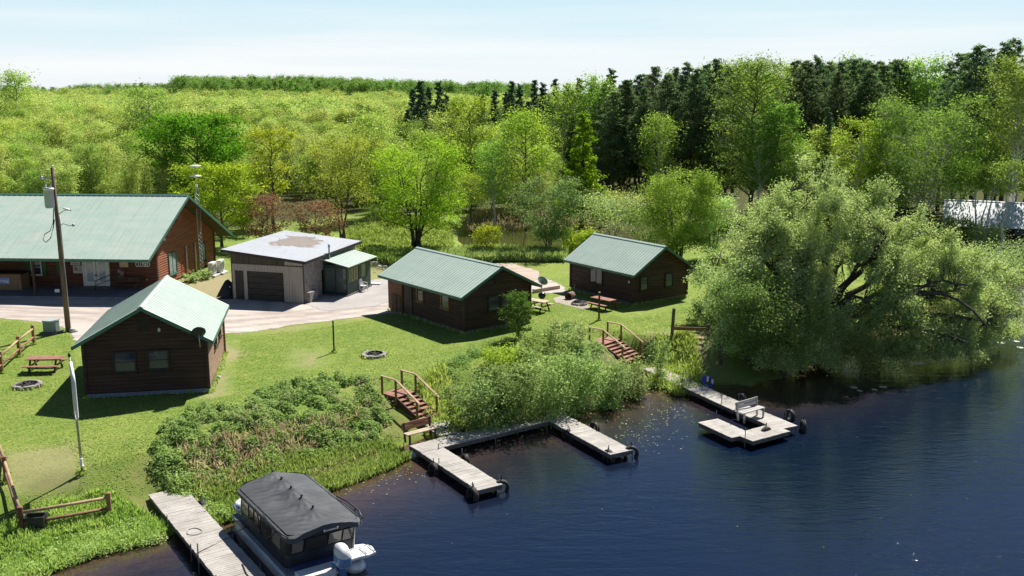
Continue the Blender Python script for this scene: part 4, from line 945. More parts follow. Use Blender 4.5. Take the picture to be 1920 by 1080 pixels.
dk = MB(); dk.span((-1.22, -2.85, .48), (1.22, 3.25, .56)); dk.build('deck', mat('boat_deck_trim', (.30, .32, .34), None, 3, .5), bt)
ed = MB()
for s in (-1, 1): ed.span((s * 1.225, -2.8, .47), (s * 1.275, 3.2, .59))
ed.span((-1.22, 3.25, .47), (1.22, 3.3, .59)); ed.build('rub_rail', M_alu, bt)
wl = MB()
def hull_ring(z, ins, y0, y1, rnd):
    pts = []; w_ = 1.2 - ins
    for i in range(7): a = i / 6 * math.pi / 2; pts.append((w_ - rnd + rnd * math.cos(a), y1 - rnd + rnd * math.sin(a), z))
    for i in range(7): a = math.pi / 2 + i / 6 * math.pi / 2; pts.append((-w_ + rnd + rnd * math.cos(a), y1 - rnd + rnd * math.sin(a), z))
    for i in range(5): a = math.pi + i / 4 * math.pi / 2; pts.append((-w_ + .25 + .25 * math.cos(a), y0 + .25 + .25 * math.sin(a), z))
    for i in range(5): a = 1.5 * math.pi + i / 4 * math.pi / 2; pts.append((w_ - .25 + .25 * math.cos(a), y0 + .25 + .25 * math.sin(a), z))
    return pts
def ring_shell(mb, rings, smooth=True):
    n = len(rings[0]); vs = [p for r in rings for p in r]
    mb.add(vs, [(i * n + j, i * n + (j + 1) % n, (i + 1) * n + (j + 1) % n, (i + 1) * n + j) for i in range(len(rings) - 1) for j in range(n)], smooth)
ring_shell(wl, [hull_ring(.57, .03, -2.35, 2.95, .55), hull_ring(1.05, .03, -2.35, 2.98, .6)]); wl.build('side_panel', mat('navy_side_panel', (.018, .022, .035), (.03, .034, .045), 2, .35), bt)
en = MB(); ring_shell(en, [hull_ring(1.05, .035, -2.34, 2.97, .6), hull_ring(1.5, .05, -2.45, 2.98, .65), hull_ring(1.98, .03, -2.72, 3.0, .75)]); en.build('enclosure', M_canvasB, bt)
# clear vinyl windows set in the enclosure
def vin(pts, m, name='window'):
    g = MB(); q = [Vector(p) for p in pts]; g.slab(q, .012); g.build(name, m, bt)
for s in (-1, 1):
    for (y0_, y1_, m, z0_, z1_) in ((1.55, 2.25, M_vinyl2, 1.12, 1.82), (.95, 1.35, M_vinyl, 1.12, 1.8), (.2, .78, M_vinyl, 1.12, 1.8), (-.85, 0, M_vinyl, 1.12, 1.78), (-1.8, -1.05, M_vinyl2, 1.12, 1.7)):
        xa, xb = 1.175, 1.165; q = [(s * xa, y0_, z0_), (s * xa, y1_, z0_), (s * xb, y1_, z1_), (s * xb, y0_, z1_)]; vin(q if s > 0 else q[::-1], m)
for x0_, x1_, m in ((-1.0, -.65, M_vinyl2), (-.55, .12, M_vinyl), (.2, .62, M_vinyl2), (.68, 1.0, M_vinyl)):
    vin([(x0_, -2.375, 1.12), (x1_, -2.375, 1.12), (x1_, -2.55, 1.6), (x0_, -2.55, 1.6)], m, 'rear_window')
# canvas roof with tent-pole peaks, hollows and wrinkles
ny_, nx_ = 76, 44; rngc = np.random.RandomState(4); V = []; peaks = [(.05, 2.55, .20), (.02, 1.5, .24), (.0, .45, .25), (-.02, -.65, .26), (-.03, -1.75, .24)]
us = np.linspace(-1, 1, nx_); vs2 = np.linspace(0, 1, ny_); Xc = np.zeros((ny_, nx_)); Yc = Xc.copy(); Zc = Xc.copy()
for i, v_ in enumerate(vs2):
    y = -2.88 + v_ * 6.0; wv = 1.27
    if y > 2.1: wv = 1.27 - .40 * ((y - 2.1) / 1.02) ** 2.2
    if y < -2.55: wv = 1.27 - .22 * ((-2.55 - y) / .33) ** 2
    for j, u in enumerate(us):
        x = u * wv; Xc[i, j] = x; Yc[i, j] = y - .22 * u * u * (1 if y > 2.4 else 0) * (y - 2.4) / .7
        edge = 1 - abs(u) ** 1.7; z = 1.90 + .24 * edge * min(1, (3.12 - y) / .7 + .1)
        for (pxx, pyy, ph) in peaks:
            rr_ = math.hypot((x - pxx) * .8, (y - pyy) * 1.25); z += ph * 1.15 * math.exp(-rr_ * 2.9)
            a_ = math.atan2(y - pyy, x - pxx); z += .045 * (abs(math.sin(a_ * 6 + pyy * 3)) - .6) * math.exp(-((rr_ - .45) / .28) ** 2)
        z -= .11 * math.exp(-(((x + .45) / .32) ** 2 + ((y - .05) / .42) ** 2)) + .07 * math.exp(-(((x + .4) / .3) ** 2 + ((y + 1.15) / .35) ** 2)) + .04 * math.exp(-(((x - .5) / .3) ** 2 + ((y + .1) / .4) ** 2))
        z += .014 * math.sin(y * 19 + x * 9) * math.exp(-((x + .55) / .3) ** 2) + .009 * math.sin(y * 15 - x * 6) * math.exp(-((x - .6) / .3) ** 2) + .005 * math.sin((x * 1.3 + y) * 16)
        Zc[i, j] = z
me = grid_mesh('canopy', Xc, Yc, Zc); me.materials.append(M_canvas); can = link_mesh('canopy', me, bt); sm = can.modifiers.new('sub', 'SUBSURF'); sm.levels = sm.render_levels = 1
val = MB(); ring = [(Xc[i, 0], Yc[i, 0], Zc[i, 0]) for i in range(ny_)] + [(Xc[-1, j], Yc[-1, j], Zc[-1, j]) for j in range(nx_)] + [(Xc[i, -1], Yc[i, -1], Zc[i, -1]) for i in reversed(range(ny_))] + [(Xc[0, j], Yc[0, j], Zc[0, j]) for j in reversed(range(nx_))]
low_ = [(x * 1.004, y * 1.003 - .02 * (y < -2.6), z - .13 - (.05 if y < -2.7 else 0)) for x, y, z in ring]; ring_shell(val, [ring, low_]); va = val.build('valance', M_canvas, can)
for (pxx, pyy, ph) in peaks:
    i = int(np.argmin(np.abs(vs2 * 6 - 2.88 - pyy))); j = int(np.argmin(np.abs(us * 1.27 - pxx))); MB().lathe([(0, .05), (.035, .035), (.045, 0), (.03, -.03)], (pxx, pyy, Zc[i, j] + .012), 10).build('pole_knob', M_black, can)
lt_ = MB(); rngt = random.Random(3)
for i in range(9): lt_.box((-.1 + i * .055, -2.925 + .001 * i, 1.93 + (.012 if i in (0, 8) else 0)), (.036, .02, .05 if i not in (0, 8) else .085))
lt_.build('lettering', M_white, can)
fr = MB()
for s in (-1, 1):
    fr.tube([(s * 1.25, -.45, 2.0), (s * 1.34, -1.2, 2.03), (s * 1.34, -2.2, 2.03), (s * 1.22, -2.8, 1.97)], .028, 7); fr.tube([(s * 1.23, -.5, 1.0), (s * 1.28, -1.5, 1.6), (s * 1.31, -2.0, 2.0)], .02, 6); fr.tube([(s * 1.21, 0, 1.0), (s * 1.26, .25, 1.98)], .02, 6)
fr.build('canopy_frame', M_black, bt)
# bow seat, trolling motor, stern deck, outboard
bw = MB(); bw.lathe([(0, .12), (.26, .11), (.33, .04), (.33, -.2), (0, -.22)], (-.78, 3.3, .92), 16, Matrix.Diagonal((1, 1.35, 1, 1))); bw.build('bow_seat', M_white, bt)
tm = thing('trolling_motor', 'blue and white trolling motor folded on the boat bow beside the dock', 'trolling motor', on(bt, BR, -1.2, 2.75, .62), BR)
k = MB(); k.box((0, 0, .1), (.14, .7, .06)); k.box((0, -.35, .2), (.2, .22, .16)); k.build('mount', M_alu, tm); k = MB(); k.tube([(0, -.5, .26), (0, .35, .30)], .03, 8); k.lathe([(0, -.3), (.08, -.22), (.1, 0), (.07, .25), (0, .3)], (0, .55, .28), 12, Matrix.Rotation(-math.pi / 2, 4, 'X')); k.build('shaft', mat('steel_blue', (.10, .19, .42), (.07, .14, .33), 3, .4), tm)
k = MB(); k.tube([(-.1, -.6, .1), (-.28, -.3, .35), (-.26, .2, .5), (-.05, .5, .35), (.05, .55, .1)], .02, 6); k.build('cable', MATS['steel_blue'], tm); MB().box((.02, -.1, .4), (.16, .3, .14)).build('head', M_white, tm)
sd_ = MB(); sd_.span((-1.05, -2.88, .565), (.35, -2.40, .66)); sd_.build('stern_deck', mat('navy_carpet', (.06, .08, .2), None, 3, .9), bt)
ss_ = MB(); ss_.span((-1.1, -3.55, .5), (.36, -2.885, .70)); ss_.build('stern_step', M_white, bt, bevel=.03)
sp = MB(); sp.prism([(.52, -2.35), (1.15, -2.1), (1.45, -2.2), (1.62, -2.55), (1.55, -3.05), (1.25, -3.15), (.95, -3.1), (.6, -3.12)], .56, .68); sp.build('swim_platform', M_white, bt, bevel=.03)
ld = MB(); ld.tube([(1.2, -3.1, .72), (1.2, -2.5, .74), (1.5, -2.5, .74), (1.5, -3.05, .72)], .02, 6); ld.tube([(1.05, -2.35, .6), (1.12, -2.4, 1.55), (1.14, -2.5, 1.9)], .022, 6); ld.build('ladder', M_alu, bt)
om = MB()
def cowl(z, w_, l_, yc): return [(w_ * math.copysign(abs(math.cos(a)) ** .75, math.cos(a)), yc + l_ * math.copysign(abs(math.sin(a)) ** .75, math.sin(a)), z) for a in np.linspace(0, 2 * math.pi, 20, endpoint=False)]
ring_shell(om, [cowl(.72, .15, .24, -3.42), cowl(.82, .2, .34, -3.44), cowl(1.05, .215, .37, -3.46), cowl(1.25, .205, .35, -3.44), cowl(1.40, .16, .27, -3.4), cowl(1.46, .06, .1, -3.36)])
om.add(cowl(1.46, .06, .1, -3.36), [tuple(range(20))]); ob = om.build('outboard_motor', M_white, bt, loc=(.16, .08, .06)); ob.scale = (1.0, 1.1, 1.08)
om = MB(); ring_shell(om, [cowl(.8, .205, .345, -3.44), cowl(.9, .22, .37, -3.45), cowl(1.12, .223, .38, -3.46)]); om.build('cowl_band', mat('pale_blue_grey', (.20, .32, .55), (.15, .25, .45), 3, .35), ob)
om = MB(); om.box((0, -3.4, .45), (.17, .26, .6)); om.box((0, -3.15, .62), (.3, .3, .25)); om.beam((0, -3.4, .2), (0, -3.45, -.5), .1, .25); om.build('leg', MATS['steel_blue'], ob)
# mooring ropes
rp = MB(); a_ = on(bt, BR, -1.25, 1.9, .62); b_ = on(dA, rz, .74, 6.6, .54); rp.tube([a_, (a_ + b_) / 2 - Vector((0, 0, .06)), b_], .018, 6); tag(rp.build('mooring_rope', MATS['faded_rope']), 'mooring rope from the covered boat to the long dock', 'rope')
ml = thing('mooring_pole', 'thin grey metal pole standing between the long dock and the boat', 'pole', on(dA, rz, .86, 7.2, 0), 0); MB().tube([(0, 0, -1), (0, 0, 1.2)], .025, 7).build('pole', M_pipe, ml)

# ------------------------------------------------------------------ lawn furniture
def picnic(label, p, rz_, L=1.8, top=None, dark=False):
    o = thing('picnic_table', label, 'picnic table', (p.x, p.y, gz(p.x, p.y)), rz_); m = top or M_step
    t_ = MB()
    for i in range(5): t_.box((0, -.3 + i * .15, .75), (L, .14, .04))
    t_.build('tabletop', m, o)
    for s in (-1, 1):
        b = MB(); b.box((0, s * .66, .45), (L, .13, .04)); b.box((0, s * .80, .45), (L, .13, .04)); b.build('seat', m, o)
    for x in (-L / 2 + .25, L / 2 - .25):
        l = MB()
        for s in (-1, 1): l.beam((x, s * .22, .74), (x, s * .6, 0), .05, .1, up=(1, 0, 0))
        l.box((x + .04, 0, .40), (.04, 1.6, .09)); l.box((x + .04, 0, .70), (.04, .7, .07)); l.build('leg', M_post, o)
    return o
picnic('picnic table with a red-brown top beside the near cabin and the rail fence', at(86, 694), R(4), 1.9)
picnic('picnic table with a red-brown top before the far cabin, next to the fire circle', at(1131, 578), R(-48), 1.9)
picnic('picnic table of pale weathered boards behind the middle cabin, by the kettle grill', at(1008, 583), R(-38), 1.7, mat('pale_table_boards', (.55, .44, .31), (.42, .34, .24), 2, .85))
def fire_pit(label, p, r, rim=.2, rough=12):
    o = thing('fire_pit', label, 'fire pit', (p.x, p.y, gz(p.x, p.y)), 0); rr_ = random.Random(int(p.x * 10)); s = MB()
    for i in range(24):
        a = i / 24 * 6.283; s.box((r * math.cos(a), r * math.sin(a), .06), (rr_.uniform(.2, .3), rr_.uniform(.17, .26), rr_.uniform(.16, .26)), M=Matrix.Rotation(a + rr_.uniform(-.3, .3), 4, 'Z') @ Matrix.Rotation(rr_.uniform(-.2, .2), 4, 'X'))
    s.build('stone_ring', M_stone, o, bevel=.04); MB().lathe([(0, .02), (r - .1, .03), (r - .05, -.1)], (0, 0, 0), 24).build('ash_bed', M_ash, o)
    mm = MB(); mm.lathe([(r * .80, .0), (r * .80, .20), (r * .84, .20), (r * .84, .0)], (0, 0, 0), 28); mm.build('steel_ring', M_trim, o)
    l = MB()
    for i in range(4): a = i * .8; l.beam((-.3 * math.cos(a), -.3 * math.sin(a), .06), (.35 * math.cos(a), .35 * math.sin(a), .1 + .02 * i), .08, .08)
    l.build('charred_wood', M_barkD, o)
    return o
fire_pit('stone fire ring on the lawn between the cabin and the left fence', at(52, 726), .62); fire_pit('stone fire ring on the open lawn left of the middle cabin', at(702, 667), .62)
pc = at(1074, 567); ragged_sheet('fire_circle_sand', [(1036, 562), (1050, 556), (1075, 556), (1096, 566), (1108, 577), (1095, 581), (1065, 574), (1042, 568)], 'sandy_fire_circle', (.42, .36, .32), (.36, .31, .27), (.30, .26, .23), lift=.02, step=.2, soft=.3)
fc = thing('fire_drum', 'half-buried rusty drum on the sandy fire circle before the far cabin', 'drum', (at(1069, 561).x, at(1069, 561).y, gz(at(1069, 561).x, at(1069, 561).y)), R(-30))
k = MB(); k.lathe([(.28, -.35), (.3, -.33), (.3, .33), (.28, .35), (.27, .33), (.27, -.3), (0, -.3)], (0, 0, .24), 20, Matrix.Rotation(math.pi / 2, 4, 'X')); k.build('shell', mat('rusty_steel', (.22, .15, .11), (.12, .08, .06), 5, .8), fc)
gr = thing('fire_grate', 'flat black grill grate on stones on the sandy fire circle', 'grate', (at(1086, 571).x, at(1086, 571).y, gz(at(1086, 571).x, at(1086, 571).y)), R(-20))
k = MB()
for i in range(9): k.tube([(-.45, -.4 + i * .1, .22), (.45, -.4 + i * .1, .22)], .012, 5)
k.tube([(-.45, -.42, .22), (.45, -.42, .22), (.45, .42, .22), (-.45, .42, .22), (-.45, -.42, .22)], .018, 5); k.build('grid', M_black, gr); k = MB()
for i in range(12): a = i / 12 * 6.283; k.box((.5 * math.cos(a), .5 * math.sin(a), .07), (.22, .18, .18), a)
k.build('stones', M_stone, gr, bevel=.04)
kg = thing('kettle_grill', 'black kettle grill on a stand behind the pale picnic table', 'grill', (at(1016, 576).x, at(1016, 576).y, ZL), 0)
k = MB(); k.lathe([(0, -.26), (.14, -.22), (.25, -.1), (.29, .0), (.28, .1), (.22, .2), (.1, .26), (0, .27)], (0, 0, .85), 20); k.build('kettle', mat('gloss_black', (.015, .015, .015), None, 2, .2, bump=0.0), kg)
k = MB(); 
for i in range(3): a = i * 2.094; k.tube([(.1 * math.cos(a), .1 * math.sin(a), .62), (.3 * math.cos(a), .3 * math.sin(a), 0)], .014, 6)
k.build('leg', M_alu, kg); MB().tube([(-.06, 0, 1.12), (-.06, 0, 1.17), (.06, 0, 1.17), (.06, 0, 1.12)], .012, 5).build('handle', M_white, kg)
# plastic chair
ch = thing('plastic_chair', 'white plastic garden chair on the gravel by the glazed lean-to', 'chair', (at(682, 546).x, at(682, 546).y, ZL + .03), R(60)); 
MB().box((0, 0, .42), (.46, .46, .04)).build('seat', M_white, ch); k = MB()
for i in range(5): k.beam((-.18 + i * .09, .21, .44), (-.18 + i * .09, .33, .9), .065, .02, up=(0, 1, 0))
k.beam((-.23, .33, .9), (.23, .33, .9), .05, .05); k.build('backrest', M_white, ch)
for s in (-1, 1): k = MB(); k.beam((s * .24, -.2, .64), (s * .24, .27, .66), .05, .03); k.beam((s * .24, -.2, .64), (s * .24, -.2, .44), .04, .03); k.build('armrest', M_white, ch)
for x in (-.2, .2):
    for y in (-.2, .2): MB().beam((x, y, .41), (x * 1.15, y * 1.2, 0), .04, .04).build('leg', M_white, ch)
sl2 = at(697, 533); tag(MB().box((0, 0, .06), (1.7, .6, .14), R(-16)).build('step_slab', mat('pale_pad', (.72, .70, .66)), None, (sl2.x, sl2.y, ZL), bevel=.02), 'long pale stone slab lying on the gravel beside the white chair', 'slab')
# posts and poles
def post(name, label, px, py, h, m, w_=.09, cat='post', cap=None, lean=(0, 0)):
    p = at(px, py); o = thing(name, label, cat, (p.x, p.y, gz(p.x, p.y)), .3); k = MB(); k.beam((0, 0, -.2), (lean[0], lean[1], h), w_, w_); k.build('shaft', m, o, bevel=.012)
    if cap: MB().lathe([(0, .08), (w_ * .6, .05), (w_ * .7, 0), (0, -.01)], (lean[0], lean[1], h), 10).build('cap', cap, o)
    return o
post('post', 'thin dark green post alone on the lawn', 626.3, 660, 1.9, mat('dark_green_paint', (.015, .06, .025), None, 3, .5), .09, cap=MATS['dark_green_paint'])
post('post', 'brown post with a pale cap in front of the far picnic table', 1123, 600, 1.95, M_post, .11, cap=M_white)
# timber backstop by the willow
tb = thing('timber_backstop', 'tall timber post with two horizontal boards over bare ground by the willow', 'timber frame', (at(1259, 632).x, at(1259, 632).y, gz(at(1259, 632).x, at(1259, 632).y)), R(-8))
MB().beam((0, 0, -.2), (.1, 0, 2.25), .2, .2).build('post', mat('grey_timber', (.17, .13, .10), (.11, .085, .065), 3, .85), tb); MB().beam((2.3, 0, -.2), (2.3, 0, 1.25), .18, .18).build('post', MATS['grey_timber'], tb); k = MB(); k.beam((.05, -.08, .95), (2.3, -.08, .95), .05, .22); k.build('board', M_rail, tb); k = MB(); k.beam((.05, -.08, .3), (2.3, -.08, .3), .05, .12); k.build('board', M_rail, tb)
# small lawn things
p = at(411, 713); vp = thing('vent_cap', 'small white pipe cap standing on the lawn right of the near cabin', 'pipe cap', (p.x, p.y, ZL)); k = MB(); k.tube([(0, 0, 0), (0, 0, .16)], .05, 8); k.build('pipe', M_white, vp); MB().lathe([(0, .1), (.08, .08), (.1, 0), (.05, -.02)], (0, 0, .16), 10).build('cap', M_white, vp)
p = at(97, 623); ub = thing('utility_box', 'grey green utility box on a pad beside the wooden utility pole', 'utility box', (p.x, p.y, ZL), R(-10))
MB().box((0, 0, .42), (.75, .7, .7)).build('cabinet', mat('grey_green_box', (.19, .26, .25), (.15, .21, .2), 2, .5), ub, bevel=.03); MB().box((0, 0, .80), (.8, .75, .08)).build('lid', mat('pale_green_lid', (.40, .48, .46), None, 3, .5), ub); MB().box((0, 0, .03), (1.1, 1.0, .1)).build('pad', M_found, ub)
p = at(138, 621); tag(MB().lathe([(0, .2), (.16, .15), (.24, .03), (.24, -.05), (0, -.06)], (0, 0, 0), 9, Matrix.Diagonal((1.2, 1, 1, 1)), False).build('rock', mat('pale_rock', (.6, .58, .52), (.48, .45, .4), 4, .9), None, (p.x, p.y, ZL + .03)), 'pale rock at the foot of the wooden utility pole', 'rock')
p = at(109, 560); rs = thing('roadside_sign', 'tiny white sign on a short stake at the road edge before the porch', 'sign', (p.x, p.y, ZL), 0); MB().box((0, 0, .35), (.04, .04, .8)).build('stake', M_trim, rs); MB().box((0, -.03, .62), (.36, .03, .24)).build('plate', M_white, rs)
# covered pile beside the garage
p = at(430, 556); tp = thing('tarp_pile', 'black tarp heap with white bits against the left side of the garage', 'tarp', (p.x, p.y, ZL), R(-16)); k = MB(); rr_ = random.Random(5); vs = []; 
for i in range(9):
    for j in range(9):
        x = -.6 + i * .15; y = -.9 + j * .22; h = max(0, 1 - (x / .62) ** 2) * max(0, 1 - (y / .92) ** 2); vs.append((x, y, .02 + 1.25 * h ** .7 * rr_.uniform(.85, 1.1)))
k.add(vs, [(i * 9 + j, i * 9 + 9 + j, i * 9 + 10 + j, i * 9 + j + 1) for i in range(8) for j in range(8)], True); k.build('cover', M_black, tp); k = MB(); k.box((.15, -.55, .5), (.22, .12, .3), .5); k.box((.28, -.4, .75), (.16, .12, .3), .2); k.build('white_sack', M_white, tp, bevel=.04)
# blue float in the bush beside dock C
p = at(1326, 722, .3); bf = thing('swim_float', 'blue and white swim float tucked in the bush beside the long dock', 'float', (p.x, p.y, .25), R(30)); k = MB(); k.lathe([(.22, -.1), (.34, -.12), (.42, 0), (.34, .12), (.22, .1), (.2, 0), (.22, -.1)], (0, 0, .25), 20, Matrix.Rotation(R(60), 4, 'X')); k.build('ring', mat('royal_blue', (.05, .06, .45), (.04, .05, .36), 3, .4), bf); k = MB(); k.box((-.15, -.2, .5), (.14, .08, .3), .4); k.box((.2, -.2, .3), (.12, .1, .25), .2); k.build('panel', M_white, bf)
# landscape timber edging by the far cabin
a, b = at(1000, 549), at(1048, 541); tm_ = thing('landscape_timber', 'long pale landscape timber along the dirt edge between the middle and far cabins', 'timber', a.to_tuple(), math.atan2(b.y - a.y, b.x - a.x)); k = MB(); k.box(((b - a).length / 2, 0, .14), ((b - a).length, .3, .3)); k.build('beam', mat('pale_timber', (.52, .45, .35), (.40, .34, .26), 2, .85), tm_, bevel=.03)
# rocks by the lean-to
rr_ = random.Random(8)
for i, (px, py, s) in enumerate(((703, 495, .5), (716, 492, .45), (726, 494, .55), (735, 497, .4), (711, 500, .35), (722, 501, .38))):
    p = at(px, py); k = MB(); k.lathe([(0, s * .55), (s * .4, s * .45), (s * .62, s * .15), (s * .6, -s * .1), (0, -s * .12)], (0, 0, 0), 9, Matrix.Rotation(rr_.uniform(0, 3), 4, 'Z') @ Matrix.Diagonal((1.3, .9, rr_.uniform(.6, 1), 1)), False); tag(k.build('boulder', mat('pale_rock', (.6, .58, .52)), None, (p.x, p.y, ZL)), 'pale boulder in the row of rocks behind the glazed lean-to', 'rock', 'boulders behind the lean-to')

# ------------------------------------------------------------------ fences
def rail_fence(label, pts, h=1.15, rails=2, m=None, skirt=None):
    o = thing('rail_fence', label, 'fence', pts[0].to_tuple()); og = pts[0]; m = m or M_rail
    for i, p in enumerate(pts):
        z0 = gz(p.x, p.y) - og.z; q = p - og; k = MB(); k.box((q.x, q.y, z0 + h / 2 - .1), (.16, .16, h + .2), .2); k.lathe([(.13, 0), (0, .08)], (q.x, q.y, z0 + h), 4); k.build('post', M_rail, o)
        if i:
            a = pts[i - 1] - og; za = gz(pts[i - 1].x, pts[i - 1].y) - og.z
            for r_ in range(rails): z = h * (.82 - r_ * .42); k = MB(); k.tube([(a.x, a.y, za + z), ((a.x + q.x) / 2, (a.y + q.y) / 2, (za + z0) / 2 + z - .01), (q.x, q.y, z0 + z)], .065, 7); k.build('rail', M_railL if r_ == 0 else m, o)
    return o
def g(px, py): p = at(px, py); return Vector((p.x, p.y, gz(p.x, p.y)))
rail_fence('two-rail log fence running back beside the picnic table at the left edge', [g(-45, 740), g(4, 700), g(37, 670), g(64, 645)], 1.25)
rail_fence('two-rail log fence on the left edge running down towards the lake', [g(-34, 760), g(10, 880), g(36, 940)], 1.15)
rail_fence('short two-rail fence across the bottom of the lawn near the lake', [g(36, 940), g(201, 905)], 1.1)
p = g(50, 938); cr = thing('black_bin', 'black open box against the corner post of the lakeside fence', 'box', p.to_tuple(), .15); k = MB(); k.box((.15, 0, .32), (.8, .06, .72)); k.box((.15, .5, .32), (.8, .06, .7)); k.box((-.22, .25, .32), (.06, .44, .7)); k.box((.52, .25, .32), (.06, .44, .7)); k.build('shell', M_black, cr)

# ------------------------------------------------------------------ utility pole, sign pole
p = at(128, 620); up = thing('utility_pole', 'leaning wooden utility pole with a grey transformer and a lamp arm', 'utility pole', (p.x, p.y, ZL), 0)
HP = 10.7; lx = lambda z: (-.08 * z / HP)
MB().tube([(lx(z), 0, z) for z in (-.3, 3, 7, HP)], [.17, .155, .13, .105], 12).build('pole', M_pole, up)
tr_ = MB(); tr_.lathe([(0, .62), (.3, .62), (.33, .55), (.30, .53), (.30, -.5), (.26, -.6), (0, -.6)], (lx(8.8) - .28, -.22, 8.75), 18); trf = tr_.build('transformer', mat('pale_grey_enamel', (.42, .46, .52), (.33, .37, .43), 2, .4), up)
MB().lathe([(.0, .1), (.32, .08), (.345, 0), (.33, -.06), (0, -.06)], (lx(8.8) - .28, -.22, 9.36), 18).build('lid', M_white, trf); k = MB(); k.lathe([(0, .25), (.04, .24), (.06, .1), (.04, .02), (.06, 0)], (lx(8.8) - .45, -.2, 9.42), 8); k.lathe([(0, .25), (.04, .24), (.06, .1), (.04, .02), (.06, 0)], (lx(8.8) - .1, -.25, 9.42), 8); k.build('bushing', M_white, trf)
k = MB(); k.beam((lx(10.3) - .75, 0, 9.95), (lx(10.3) + .15, 0, 10.15), .07, .09); k.build('bracket', M_steel, up); k = MB(); k.lathe([(0, .16), (.05, .15), (.08, .08), (.05, .03), (.08, 0), (0, -.01)], (lx(10.7), 0, 10.7), 9); k.build('insulator', M_white, up); k = MB(); k.lathe([(0, .2), (.06, .18), (.1, .1), (.06, .02), (0, 0)], (lx(10.3) - .75, 0, 9.98), 9); k.build('insulator', M_steel, up)
k = MB(); k.tube([(lx(7.5), 0, 7.65), (lx(7.5) + .5, -.05, 7.95), (lx(7.5) + 1.0, -.1, 8.05)], .035, 7); k.lathe([(0, .06), (.12, .04), (.15, -.03), (.0, -.09)], (lx(7.5) + .75, -.1, 8.05), 12, Matrix.Rotation(.3, 4, 'Y') @ Matrix.Diagonal((2, 1, 1, 1))); k.build('lamp_arm', M_white, up)
k = MB(); k.tube([(lx(7), 0, 6.9), (lx(7) + .35, 0, 7.1), (lx(7) + .8, 0, 6.95), (lx(7) + .95, 0, 7.02)], .025, 6); k.lathe([(0, .1), (.09, .07), (.1, -.05), (0, -.1)], (lx(7) + 1.0, 0, 7.0), 10); k.build('service_bracket', M_steel, up)
k = MB(); k.tube([(lx(8) - .1, -.15, 8.1), (lx(7) - .2, -.18, 7.2), (lx(7) - .45, -.2, 6.65), (lx(7) - .8, -.2, 6.45), (lx(7) - .95, -.2, 6.1), (lx(7) - .8, -.2, 5.9), (lx(7) - .45, -.2, 6.2), (lx(7) - .22, -.18, 6.9), (lx(7) - .12, -.15, 7.4)], .03, 6); k.build('cable_loop', M_black, up)
k = MB(); k.tube([(lx(z) + .18, -.02, z) for z in (.2, 3, 6, 7.6)], .03, 6); k.build('conduit', M_steel, up)
p = at(153, 865); sp_ = thing('sign_pole', 'tall thin metal pole with a white framed sign panel seen edge-on, beside the near cabin', 'sign pole', (p.x, p.y, gz(p.x, p.y)), R(0))
k = MB(); k.tube([(0, 0, -.2), (-.05, 0, 2.4), (-.12, 0, 5.15)], [.055, .05, .035], 9); k.build('pole', M_steel, sp_); k = MB(); k.lathe([(0, .2), (.04, .14), (.07, .05), (.03, 0)], (-.12, 0, 5.15), 9); k.build('finial', MATS['dark_green_paint'], sp_)
rzs = R(119); M = Matrix.Rotation(rzs, 4, 'Z')
def P_(x, y, z): return Vector((-.09, 0, 0)) + M @ Vector((x, y, z))
k = MB(); k.tube([P_(-.05, 0, 2.75), P_(-.75, 0, 2.62), P_(-.98, 0, 2.8), P_(-1.0, 0, 4.3), P_(-.8, 0, 4.55), P_(-.1, 0, 4.95)], .06, 8); k.tube([P_(-.06, 0, 2.75), P_(-.06, 0, 4.95)], .05, 8); fo = k.build('sign_frame', M_white, sp_)
MB().slab([P_(-.12, -.015, 2.85), P_(-.92, -.015, 2.82), P_(-.92, -.015, 4.4), P_(-.12, -.015, 4.85)], .03).build('sign_panel', mat('blue_white_panel', (.13, .20, .44), (.46, .50, .60), 1.6, .5), fo)
k = MB(); k.box((.02, -.06, .55), (.1, .1, .3)); k.lathe([(0, .08), (.07, .05), (.08, 0), (0, -.06)], (.06, -.1, .35), 10); k.build('cleat_box', M_white, sp_)
# ------------------------------------------------------------------ single trees one can tell apart
def tree_at(name, label, px, Y, ytop, wpx, group=None, cat='tree', seed=1, shape='round', leafmat=None, bark=None, zbase=None, **kw):
    X_ = at_depth(px, Y, ZL + 4); zg = gz(X_, Y) if zbase is None else zbase
    H = z_at(Y, ytop) - zg; Wm = wpx * Y / F * 1.02
    return plant(name, tree_meshes(name, seed, H, Wm, shape=shape, leafmat=leafmat, bark=bark or M_bark, **kw), label, cat, group, X_, Y, 1, 0, 1, zg)
tree_at('maple_tree', 'large dark green rounded maple behind the right end of the lodge', 375, 120, 228, 190, seed=11, leafmat=L_maple, base=.06, limbs=34, subs=7, rise=.75, leaves=22000, leaf=.34, clump=.7, shape='oval')
tree_at('maple_tree', 'bright green maple in front of the large dark maple, by the lodge gable', 412, 99, 318, 145, seed=12, leafmat=leaf_mat('young_maple_leaves', (.26, .44, .03), (.48, .62, .07), .54), base=.12, limbs=26, subs=6, rise=.6, leaves=10000, leaf=.28, clump=.55)
tree_at('young_tree', 'narrow yellow green young tree right of the large maple', 511, 112, 248, 92, seed=13, leafmat=L_yellow, base=.22, limbs=22, subs=5, rise=1.1, leaves=5200, leaf=.26, clump=.42, shape='vase')
tree_at('crabapple_tree', 'bronze leaved crabapple behind the garage, left one of two', 500, 97, 372, 92, seed=14, leafmat=L_bronze, bark=M_barkD, base=.10, limbs=18, subs=6, rise=.6, leaves=4200, leaf=.2, clump=.4)
tree_at('crabapple_tree', 'bronze leaved crabapple behind the garage, right one of two', 592, 95, 384, 108, seed=15, leafmat=L_bronze, bark=M_barkD, base=.10, limbs=18, subs=6, rise=.5, leaves=4400, leaf=.2, clump=.42)
